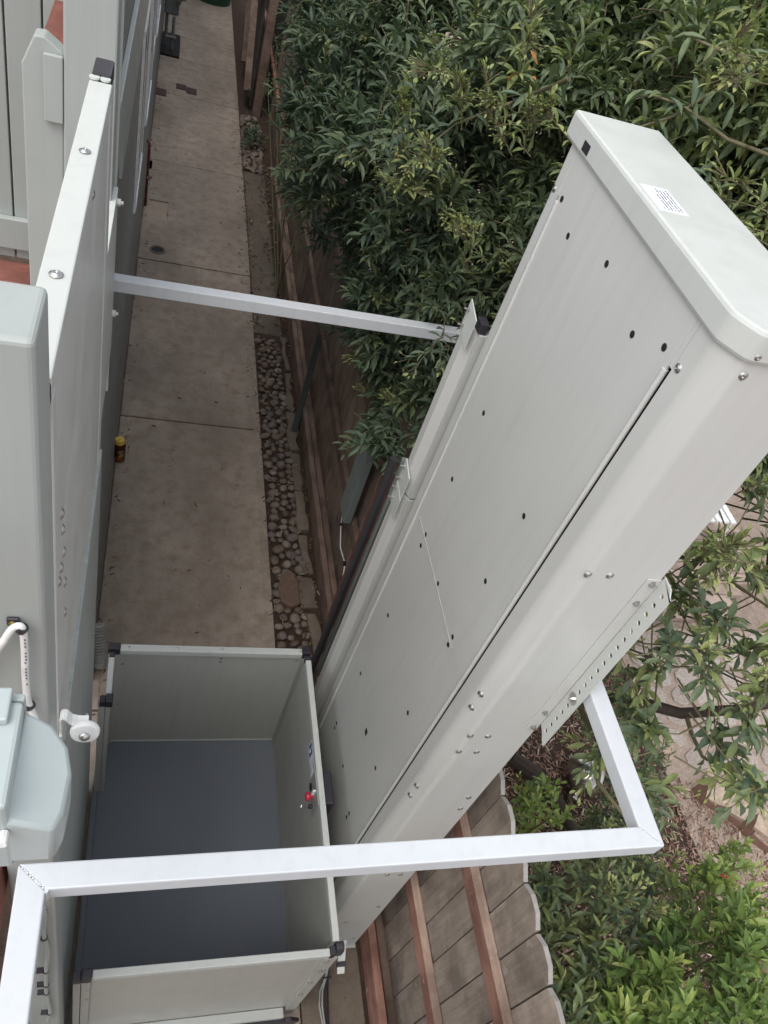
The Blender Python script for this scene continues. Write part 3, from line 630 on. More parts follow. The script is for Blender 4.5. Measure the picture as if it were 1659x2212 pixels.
obj('weld_bead', MB().tube([(-.1015, .5585, 2.598), (-.1010, .558, 2.575), (-.1015, .5585, 2.551)], .0045, 8), 'white', t1, smooth=True)
t2 = thing('rear_brace_frame', (.6, 2.73, 2.55), 'white square-tube bar spanning the alley behind the platform, its right end lost in leaves', 'frame', 'white steel brace frames')
obj('cross_bar', MB().prism([(-.14, 2.702), (1.256, 2.712), (1.308, 2.762), (-.14, 2.752)], 'z', 2.549, 2.600), 'white', t2, bevel=.0035)
obj('side_arm', MB().prism([(1.3085, 2.7615), (1.3085, 2.06), (1.2565, 2.06), (1.2565, 2.7115)], 'z', 2.5492, 2.5998), 'white', t2, bevel=.0035)

# ================================================================== LIFT PLATFORM
pf = thing('lift_platform', (.4, 1.45, 0), 'open wheelchair lift car with low grey walls, black corner caps and dark grey floor mat', 'lift platform')
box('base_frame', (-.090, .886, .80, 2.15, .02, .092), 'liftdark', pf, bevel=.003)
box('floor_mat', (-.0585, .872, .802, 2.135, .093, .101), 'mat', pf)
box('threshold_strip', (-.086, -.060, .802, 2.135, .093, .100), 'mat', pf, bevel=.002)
fl_ = scatter_bits('floor_grit', 34, (-.05, .86, .85, 2.12), .003, .010, 'chips', zf=lambda x, y: .1012, wr=.3, tilt=.05, parent=pf)
# far wall
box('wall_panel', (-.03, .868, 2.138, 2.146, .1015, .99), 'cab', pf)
box('base_trim', (-.03, .868, 2.1345, 2.1375, .1015, .109), 'liftlight', pf)
box('top_rail', (-.006, .855, 2.122, 2.158, .985, 1.02), 'liftlight', pf, bevel=.003)
box('corner_cap', (-.060, -.0075, 2.126, 2.164, .975, 1.025), 'plastic', pf, bevel=.004)
box('corner_cap', (.857, .899, 2.128, 2.172, .975, 1.025), 'plastic', pf, bevel=.004)
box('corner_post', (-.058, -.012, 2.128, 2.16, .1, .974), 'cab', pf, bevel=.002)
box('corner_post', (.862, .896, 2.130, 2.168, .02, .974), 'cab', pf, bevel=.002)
for x in (.03, .25, .46, .845): fix(SCRS, 'screw', (x, 2.140, 1.0205), (0, 0, 1), pf)
for (x, z) in ((.01, .88), (.465, .945), (.465, .915), (.84, .94), (.0, .50)): obj('rivet_slot', MB().box(x-.006, x+.006, 2.1365, 2.1378, z-.0022, z+.0022), 'hole', pf)
# right wall
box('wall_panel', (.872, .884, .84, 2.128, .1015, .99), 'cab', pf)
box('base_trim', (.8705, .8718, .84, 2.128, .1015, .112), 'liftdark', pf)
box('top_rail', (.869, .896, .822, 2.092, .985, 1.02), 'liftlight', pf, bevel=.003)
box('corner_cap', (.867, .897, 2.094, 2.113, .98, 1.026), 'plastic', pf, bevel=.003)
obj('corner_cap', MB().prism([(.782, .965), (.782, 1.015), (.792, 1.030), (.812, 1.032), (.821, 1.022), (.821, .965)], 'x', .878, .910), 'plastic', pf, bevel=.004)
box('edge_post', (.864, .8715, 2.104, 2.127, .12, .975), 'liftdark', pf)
for z in (.93, .80, .62, .35): fix(SCRS, 'screw', (.864, 2.11, z), (-1, 0, 0), pf)
# near wall
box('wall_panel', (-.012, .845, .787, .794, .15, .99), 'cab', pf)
box('top_rail', (-.008, .853, .772, .800, .985, 1.02), 'liftlight', pf, bevel=.003)
box('corner_cap', (-.046, -.0095, .770, .806, .97, 1.028), 'plastic', pf, bevel=.006)
box('corner_cap', (-.073, -.0475, .770, .800, .97, 1.018), 'plastic', pf, bevel=.002)
box('corner_cap', (.8545, .8775, .776, .808, .965, 1.020), 'plastic', pf, bevel=.003)
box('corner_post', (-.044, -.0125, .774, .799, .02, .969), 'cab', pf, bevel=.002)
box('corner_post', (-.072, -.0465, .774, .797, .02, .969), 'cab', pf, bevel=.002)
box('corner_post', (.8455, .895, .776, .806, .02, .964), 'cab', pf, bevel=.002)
for (x, z) in ((.86, .93), (.862, .80), (.876, .80), (.86, .62), (.86, .42)): fix(SCR, 'screw', (x, .7755, z), (0, -1, 0), pf)
for (x, z) in ((-.02, .955), (-.02, .86), (-.02, .72)): fix(SCRS, 'screw', (x, .7735, z), (0, -1, 0), pf)
box('kick_ledge', (-.01, .835, .745, .786, .115, .148), 'liftlight', pf, bevel=.003)
obj('safety_edge', MB().prism([(-.02, .115), (.84, .115), (.842, .142), (.868, .146), (.915, .10), (.90, .05), (-.02, .05)], 'y', .730, .746), 'plastic', pf, bevel=.003)
# left short wall
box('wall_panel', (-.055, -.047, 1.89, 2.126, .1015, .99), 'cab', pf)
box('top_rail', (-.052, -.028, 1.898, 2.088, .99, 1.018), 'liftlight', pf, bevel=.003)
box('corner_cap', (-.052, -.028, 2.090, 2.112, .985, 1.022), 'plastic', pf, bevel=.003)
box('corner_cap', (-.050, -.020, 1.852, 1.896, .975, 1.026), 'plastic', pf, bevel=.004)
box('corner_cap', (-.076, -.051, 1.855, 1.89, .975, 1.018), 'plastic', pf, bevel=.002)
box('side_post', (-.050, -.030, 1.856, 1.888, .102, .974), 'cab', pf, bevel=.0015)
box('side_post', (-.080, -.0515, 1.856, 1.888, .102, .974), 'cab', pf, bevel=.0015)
for z in (.93, .60, .2): fix(SCRS, 'screw', (-.0295, 1.872, z), (1, 0, 0), pf)
# control panel
cp = box('control_plate', (.866, .8715, 1.367, 1.522, .868, 1.008), 'liftdark', pf, bevel=.001)
obj('plate_rim', MB().box(.8645, .8658, 1.367, 1.52, 1.005, 1.010), 'liftlight', cp)
obj('key_socket', MB().lathe([(.017, 0), (.017, .004), (.010, .005)], (.8655, 1.493, .909), axis=(-1, 0, 0), seg=14), 'hole', cp)
obj('emergency_button', MB().lathe([(.009, 0), (.009, .014), (.019, .016), (.021, .024), (.018, .032), (.006, .035)], (.8655, 1.442, .925), axis=(-1, 0, 0), seg=18), 'red', cp, smooth=True)
obj('button_collar', MB().box(.853, .8655, 1.437, 1.446, .945, .985), 'wplastic', cp)
obj('rocker_switch', MB().lathe([(.010, 0), (.010, .016), (.006, .018)], (.8655, 1.408, .895), axis=(-1, 0, 0), seg=12), 'plastic', cp)
obj('key', MB().tube([(.852, 1.418, .89), (.835, 1.420, .875), (.826, 1.428, .868), (.822, 1.418, .862), (.83, 1.412, .866)], .003, 6), 'steel', cp)
stk = obj('instruction_sticker', MB().box(.8708, .8714, 1.541, 1.690, .893, .982), 'paper', pf)
bl = obj('blue_square', MB().box(.8703, .8706, 1.628, 1.682, .908, .972), 'blue', stk)
obj('wheelchair_symbol', MB().tube([(.870, 1.656, .962), (.870, 1.655, .945), (.870, 1.642, .943)], .0016, 5).tube([(.870, 1.657+.012*math.cos(a*.5), .932+.012*math.sin(a*.5)) for a in range(4, 14)], .0012, 5).lathe([(.004, 0), (.004, .0006)], (.8702, 1.657, .966), axis=(-1, 0, 0), seg=8), 'paper', bl)
for (ya, yb, z) in ((1.55, 1.60, .965), (1.55, 1.59, .956), (1.556, 1.585, .915), (1.60, 1.62, .925), (1.548, 1.612, .903)): obj('print_line', MB().box(.8703, .8706, ya, yb, z, z+.0035), 'ink', stk)
box('call_box', (.905, .945, 1.38, 1.53, .82, .985), 'plastic', pf, bevel=.006)
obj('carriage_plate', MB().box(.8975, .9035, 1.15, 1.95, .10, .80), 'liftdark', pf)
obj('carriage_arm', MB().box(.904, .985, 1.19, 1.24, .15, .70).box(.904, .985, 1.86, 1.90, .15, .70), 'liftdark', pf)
# limit bracket by the near tower foot
lb = thing('limit_bracket', (.955, .80, 0), 'small white cranked bracket with a black band beside the near corner cap of the platform', 'bracket')
obj('bracket_plate', MB().prism([(.845, .93), (.82, .90), (.775, .86), (.748, .84), (.748, .835), (.775, .850), (.82, .888), (.845, .92)], 'x', .920, .950), 'liftlight', lb, bevel=.001)
box('rubber_band', (.918, .952, .768, .785, .845, .872), 'plastic', lb, bevel=.002)
box('bracket_leg', (.925, .945, .83, .845, .0, .92), 'liftlight', lb)
obj('bolt', MB().lathe([(.009, 0), (.009, .006), (.004, .006), (.004, .014)], (.935, .84, .93), axis=(0, -.6, .8), seg=6), 'steel', lb)
cbn = thing('control_cable_bundle', (1.07, .85, 0), 'bundle of thin black cables lying on the concrete at the foot of the tower', 'cables')
for k, (dx, m_) in enumerate(((0, 'plastic'), (.009, 'plastic'), (-.010, 'rubber'), (-.019, 'rubber'))):
    obj('cable', MB().tube([(1.10+dx*.3, 1.02, .25), (1.10+dx*.4, .97, .04), (1.087+dx*.5, .915, .012), (1.072+dx*1.4, .86, .010), (1.066+dx*1.5, .80, .010), (1.066+dx, .72, .010), (1.07+dx, .55, .010), (1.08+dx, .2, .01)], .0042, 6), m_, cbn, smooth=True)
obj('cable_tie', MB().box(1.066, 1.108, .912, .918, .003, .022), 'plastic', cbn)

# ================================================================== FENCE
fn = thing('picket_fence', (1.4, 4, 0), 'weathered dog-eared picket fence with red-brown rails along the right side of the alley', 'fence')
for i in range(-6, 57):
    y0 = .638+.158*i; y1 = y0+.151; zt = 1.685+random.uniform(-.012, .012); e_ = .030; ea = .045
    pts = [(y0, -.05), (y1, -.05), (y1, zt-e_), (y1-ea, zt), (y0+ea, zt), (y0, zt-e_)]
    xo = random.uniform(-.002, .003); mb = MB().prism(pts, 'x', 1.401+xo, 1.419+xo)
    for q in range(len(mb.f)):
        if q in (4, 5, 6): mb.m[q] = 1
    near_ = y0 < 2.0
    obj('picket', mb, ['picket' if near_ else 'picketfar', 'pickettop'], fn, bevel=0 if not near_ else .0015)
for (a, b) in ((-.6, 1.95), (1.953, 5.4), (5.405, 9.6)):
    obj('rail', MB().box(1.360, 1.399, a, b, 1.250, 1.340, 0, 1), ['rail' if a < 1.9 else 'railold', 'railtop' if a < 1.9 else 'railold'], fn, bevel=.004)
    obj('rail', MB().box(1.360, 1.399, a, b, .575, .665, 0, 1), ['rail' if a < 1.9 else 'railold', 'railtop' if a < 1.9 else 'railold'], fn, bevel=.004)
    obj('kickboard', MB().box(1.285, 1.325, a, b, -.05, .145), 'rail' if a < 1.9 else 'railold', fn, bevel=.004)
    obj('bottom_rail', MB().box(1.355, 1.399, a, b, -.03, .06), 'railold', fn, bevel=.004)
for y in (.02, 2.90, 5.46, 7.9): obj('fence_post', MB().box(1.270+.0, 1.3595, y, y+.089, .146, 1.62), 'railx', fn, bevel=.005) if y > 2 and y < 3 else obj('fence_post', MB().box(1.42, 1.51, y, y+.089, -.05, 1.62), 'railx', fn)
fb = thing('far_fence', (1.35, 12, 0), 'dark red-brown board fence at the far end of the alley under the tree', 'fence')
for i in range(40):
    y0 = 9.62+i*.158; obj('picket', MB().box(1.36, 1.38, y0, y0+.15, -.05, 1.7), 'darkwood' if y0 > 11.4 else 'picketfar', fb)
obj('rail', MB().box(1.32, 1.358, 9.62, 15.8, .5, .59), 'rail', fb)
obj('fence_post', MB().box(1.13, 1.24, 11.50, 11.62, -.02, 2.0), 'railold', fb, bevel=.005)
og = thing('old_gate', (1.05, 12, 0), 'dark weathered wooden gate with diagonal braces standing open beside the far end of the walkway', 'gate')
for k in range(14):
    y0 = 11.66+k*.16; x_ = 1.10-.0*k; obj('board', MB().box(1.085, 1.105, y0, y0+.15, .05, 1.55), 'darkwood', og)
for z in (.16, 1.36): obj('gate_rail', MB().box(1.045, 1.083, 11.66, 13.9, z, z+.09), 'darkwood', og)
for (a, b) in (((1.03, 11.72, .22), (1.03, 12.75, 1.36)), ((1.03, 12.8, .22), (1.03, 13.85, 1.36))): obj('diagonal_brace', MB().bar(a, b, .035, .09, up=(1, 0, 0)), 'railold', og)
pp = thing('black_standpipe', (1.28, 2.72, 0), 'pair of tall black and grey pipes rising beside the fence behind the tower', 'pipe')
obj('pipe', MB().tube([(1.165, 2.66, -.01), (1.165, 2.66, 1.9)], .022, 12), 'galv', pp, smooth=True)
obj('pipe', MB().tube([(1.215, 2.665, -.01), (1.215, 2.665, 1.9)], .014, 10), 'greybox', pp, smooth=True)
gb = thing('grey_meter_box', (1.35, 3.5, .6), 'slim grey metal box with a thin wire mounted on the fence below the leaves', 'box')
box('case', (1.305, 1.358, 3.38, 3.56, .64, 1.35), 'greybox', gb, bevel=.005)
obj('wire', MB().tube([(1.33, 3.53, .64), (1.34, 3.50, .50), (1.34, 3.36, .42), (1.345, 3.20, .45), (1.345, 3.14, .36)], .0045, 6), 'wplastic', gb, smooth=True)
for (y, z) in ((3.5, .5), (3.20, .45), (3.14, .36)): obj('cable_clip', MB().box(1.332, 1.352, y-.012, y+.012, z-.012, z+.012), 'plastic', gb)
stk_ = obj('leaning_stake', MB().bar((1.215, 4.93, -.02), (1.352, 5.45, .66), .05, .02), 'stake', bevel=.003); tag(stk_, 'dark green stake leaning from the kerb stones against the fence rail', 'stake')

# ================================================================== ALLEY THINGS
bt = thing('drink_bottle', (-.132, 4.44, 0), 'dark amber drinking bottle with yellow screw cap standing on the walkway by the wall', 'bottle')
obj('body', MB().lathe([(.038, 0), (.043, .004), (.0445, .012), (.0445, .145), (.043, .156), (.035, .166), (.032, .170), (.032, .176)], (-.132, 4.44, .003), seg=28), 'amber', bt, smooth=True)
obj('cap', MB().lathe([(.0345, .172), (.0345, .198), (.032, .202), (.012, .203), (.011, .207), (.004, .208)], (-.132, 4.44, .003), seg=28), 'yellow', bt, smooth=True)
obj('strap', MB().tube([(-.132-.015*0+.0, 4.425, .208), (-.150, 4.425, .208), (-.172, 4.43, .204), (-.196, 4.44, .195), (-.203, 4.455, .188), (-.195, 4.468, .182), (-.178, 4.468, .178), (-.166, 4.455, .178)], .0035, 6), 'yellow', bt, smooth=True)
obj('strap_ring', MB().lathe([(.0345, .1755), (.038, .1755), (.038, .180), (.0345, .180)], (-.132, 4.44, .0), seg=24), 'yellow', bt)
def wrap(name, pts, m, r=.0452):
    # flat print curved round the bottle: rows of (angle, z) cells
    mb = MB()
    for (a0, a1, z0, z1) in pts:
        n = max(1, int((a1-a0)/.15)); vv = []
        for i in range(n+1):
            a = a0+(a1-a0)*i/n; vv += [(-.132+r*math.cos(a), 4.44+r*math.sin(a), z0), (-.132+r*math.cos(a), 4.44+r*math.sin(a), z1)]
        mb.add(vv, [(2*i, 2*i+2, 2*i+3, 2*i+1) for i in range(n)])
    return obj(name, mb, m, bt)
A_ = -math.pi/2
wrap('gold_print', [(A_-.15, A_+.75, .118, .128), (A_-.05, A_+.55, .108, .117), (A_-.25, A_+.35, .100, .106), (A_+.15, A_+.75, .085, .098), (A_-.1, A_+.7, .064, .084)], 'gold')
wrap('orange_print', [(A_-.35, A_+.15, .03, .062), (A_-.1, A_+.5, .044, .058), (A_+.2, A_+.7, .03, .042)], 'orange', .0451)
wrap('lettering', [(A_-.62+k*.17, A_-.53+k*.17, .014, .024) for k in range(8)] + [(A_-.6+k*.13, A_-.55+k*.13, .006, .010) for k in range(9)], 'gold', .0453)
gm = thing('gas_meter', (-.05, 13.3, 0), 'grey gas meter with pipes and round regulator standing by the wall at the far end', 'gas meter')
obj('meter_body', MB().box(-.14, .06, 13.25, 13.50, .45, .85), 'gasgrey', gm, bevel=.03)
obj('regulator', MB().lathe([(.05, 0), (.11, .02), (.11, .05), (.05, .07), (.04, .11)], (.02, 13.15, .75), axis=(1, -.2, 0), seg=18), 'gasgrey', gm, smooth=True)
obj('dial', MB().lathe([(.04, 0), (.04, .03)], (.13, 13.13, .75), axis=(1, 0, 0), seg=12), 'liftlight', gm)
for pts_ in ([(-.06, 13.3, .85), (-.06, 13.3, 1.2), (-.14, 13.5, 1.35), (-.15, 13.9, 1.4)], [(.0, 13.2, 0), (.0, 13.2, .46)], [(-.10, 13.35, 0), (-.10, 13.35, .46)], [(-.10, 13.15, .2), (.05, 13.15, .2)]): obj('gas_pipe', MB().tube(pts_, .022, 8), 'gasgrey', gm, smooth=True)
obj('pad', MB().box(-.15, .11, 12.97, 13.9, -.02, .02), 'hole', gm)
wp = thing('hose_bib_pipe', (-.14, 8.35, 0), 'rusty red copper water pipe with a tap against the wall above the square cut-out', 'pipe')
obj('riser', MB().tube([(-.135, 8.36, -.02), (-.135, 8.36, .62), (-.138, 8.38, .66), (-.165, 8.42, .68)], .014, 8), 'copper', wp, smooth=True)
obj('tap', MB().tube([(-.135, 8.36, .32), (-.10, 8.30, .32), (-.095, 8.29, .27)], .012, 8), 'liftlight', wp, smooth=True)
obj('tap_handle', MB().lathe([(.022, 0), (.022, .008)], (-.105, 8.31, .345), seg=10), 'copper', wp)
hz = thing('corrugated_hose', (-.13, 2.85, 0), 'grey corrugated drain hose lying against the wall beside the platform corner', 'hose')
hp = []; hrad = []
for k in range(30):
    t_ = k/29; a = t_*1.45; c_ = Vector((-.150+.030*math.sin(a), 2.82-.16*t_, .21-.20*t_)); hp.append(c_); hrad.append(.040+(.006 if k % 2 else -.006))
obj('hose', MB().tube(hp, hrad, 14), 'rubber', hz)
gbn = thing('green_wheelie_bin', (.6, 16.2, 0), 'dark green rubbish bin standing across the far end of the walkway', 'bin')
obj('bin_body', MB().lathe([(.30, 0), (.34, .9)], (.62, 16.2, 0), seg=24), 'greenbin', gbn, smooth=True)
obj('bin_lid', MB().lathe([(.36, .9), (.36, .96), (.1, 1.02)], (.62, 16.2, 0), seg=24), 'greenbin', gbn, smooth=True)
bf = tag(box('end_fence', (-1, 3, 17.5, 17.56, -.05, 2.0), 'darkwood'), 'dark board fence closing off the far end of the alley', 'fence')
# ================================================================== VEGETATION
LT = [(0, 0, 0), (-.30, .18, .05), (0, .18, 0), (.30, .18, .05), (-.5, .45, .09), (0, .45, -.01), (.5, .45, .09), (-.42, .72, .05), (0, .72, -.05), (.42, .72, .05), (0, 1, -.14)]
LF = [(0, 2, 1), (0, 3, 2), (1, 2, 5), (1, 5, 4), (2, 3, 6), (2, 6, 5), (4, 5, 8), (4, 8, 7), (5, 6, 9), (5, 9, 8), (7, 8, 10), (8, 9, 10)]
LT = np.array(LT, dtype=np.float32); LF = np.array(LF, dtype=np.int32)
leaf_meshes = {}
def leaf_mesh(m, tint, wr):
    key = (m, round(tint*6), round(wr*20))
    if key not in leaf_meshes:
        me = bpy.data.meshes.new('leaf'); V = LT*np.array([wr, 1, 1]); me.from_pydata(V.tolist(), [], LF.tolist())
        at = me.attributes.new('tint', 'FLOAT', 'POINT'); at.data.foreach_set('value', np.full(len(V), round(tint*6)/6, dtype=np.float32))
        me.materials.append(MT[m]); me.shade_smooth(); me.update(); leaf_meshes[key] = me
    return leaf_meshes[key]
Rc = np.array([[Rr[0][0], Rr[0][1], Rr[0][2]], [Rr[1][0], Rr[1][1], Rr[1][2]], [Rr[2][0], Rr[2][1], Rr[2][2]]])
class Plant:
    def __init__(s, wr=.2, m='leaf'): s.mats = []; s.t = []; s.wr = wr; s.m = m; s.stems = MB(); s.w = []
    def leaf(s, p, d, up, L, tint, wr=None):
        d = d.normalized(); x = d.cross(up)
        if x.length < 1e-4: x = d.cross(Vector((1, 0, 0)))
        x.normalize(); z = x.cross(d); k = wr or s.wr
        s.mats.append(((x.x*L, d.x*L, z.x*L, p.x), (x.y*L, d.y*L, z.y*L, p.y), (x.z*L, d.z*L, z.z*L, p.z))); s.t.append(min(1, max(0, tint))); s.w.append(k)
    def shoot(s, p, d, L, n, leafL, tint, bend=-.25, tip=True, spread=.95, r=.0022, buds=0):
        p = Vector(p); d = Vector(d).normalized(); pts = [p.copy()]; q = p.copy(); dd = d.copy(); st = max(4, n//3)
        dirs = [dd.copy()]
        for i in range(st):
            dd = (dd + Vector((random.gauss(0, .06), random.gauss(0, .06), bend/st*1.0))).normalized(); q = q+dd*L/st; pts.append(q.copy()); dirs.append(dd.copy())
        s.stems.tube(pts, [r*(1-.6*i/st) for i in range(st+1)], 4, cap=False)
        ph = random.uniform(0, 6.28)
        for i in range(n):
            t = .12+.88*i/(n-1); f = t*st; k = min(int(f), st-1); c = pts[k].lerp(pts[k+1], f-k); ax = dirs[k]
            a = ph+i*2.4; u = ax.cross(Vector((0, 0, 1))); u = u.normalized() if u.length > .01 else Vector((1, 0, 0)); v = u.cross(ax)
            out = u*math.cos(a)+v*math.sin(a)*.75; sp_ = spread*(1-.45*t*t)
            ld = (ax*(1-sp_*.45)+out*sp_+Vector((0, 0, .05))).normalized()
            up = (Vector((0, 0, 1))+out*random.gauss(0, .35)+Vector((random.gauss(0, .3), random.gauss(0, .3), 0)))
            l_ = leafL*random.uniform(.7, 1.15)*(1-.4*max(0, t-.7)/.3)
            s.leaf(c, ld, up, l_, tint+random.gauss(0, .07)+(.16*max(0, t-.75)/.25))
        if buds:
            e = pts[-1]
            for k in range(buds):
                dv_ = (dirs[-1]+Vector((random.gauss(0, .6), random.gauss(0, .6), random.gauss(.2, .4)))).normalized(); l = random.uniform(.02, .05)
                s.stems.tube([e-dirs[-1]*.02, e+dv_*l], [.0013, .001], 3, cap=False)
                s.leaf(e+dv_*l, dv_, Vector((0, 0, 1)), random.uniform(.014, .026), .92+random.gauss(0, .06), .45)
    def build(s, root, keep=300, stem='stem'):
        Mx = np.array(s.mats, dtype=np.float32); T = np.array(s.t, dtype=np.float32); Wd = np.array(s.w, dtype=np.float32)
        P = Mx[:, :, 3]-np.array([0, 0, H]); cc = P@Rc.T; px = cc[:, :2]/cc[:, 2:3]; dist = np.linalg.norm(P, axis=1)
        vis = (cc[:, 2] > .2) & (np.abs(px[:, 0]) < .47) & (np.abs(px[:, 1]) < .63) & (dist > .8)
        order = np.argsort(np.where(vis, dist, 1e6))[:keep]; order = [i for i in order if vis[i]]
        sel = np.zeros(len(T), bool); sel[order] = True
        for i in order:
            o = bpy.data.objects.new('leaf', leaf_mesh(s.m, float(T[i]), float(Wd[i]))); COL.objects.link(o); o.parent = root
            mm = Matrix([list(map(float, r_)) for r_ in Mx[i]]+[[0, 0, 0, 1]]); o.matrix_local = Matrix.Translation(-root.location) @ mm
        R_ = Mx[~sel]; T_ = T[~sel]; W_ = Wd[~sel]; n = len(R_)
        if n:
            base = np.repeat(LT[None], n, 0).copy(); base[:, :, 0] *= W_[:, None]
            V = np.einsum('nij,nkj->nki', R_[:, :, :3], base)+R_[:, None, :, 3]
            F = (LF[None]+(np.arange(n, dtype=np.int32)*11)[:, None, None]).reshape(-1, 3)
            o = tri_mesh('foliage', V.reshape(-1, 3), F, np.repeat(T_, 11), s.m, root); o['kind'] = 'stuff'; o.data.shade_smooth()
        if s.stems.v: t_ = obj('twigs', s.stems, stem, root); t_['kind'] = 'stuff'
def rd(): 
    v = Vector((random.gauss(0, 1), random.gauss(0, 1), random.gauss(0, 1))); return v.normalized()
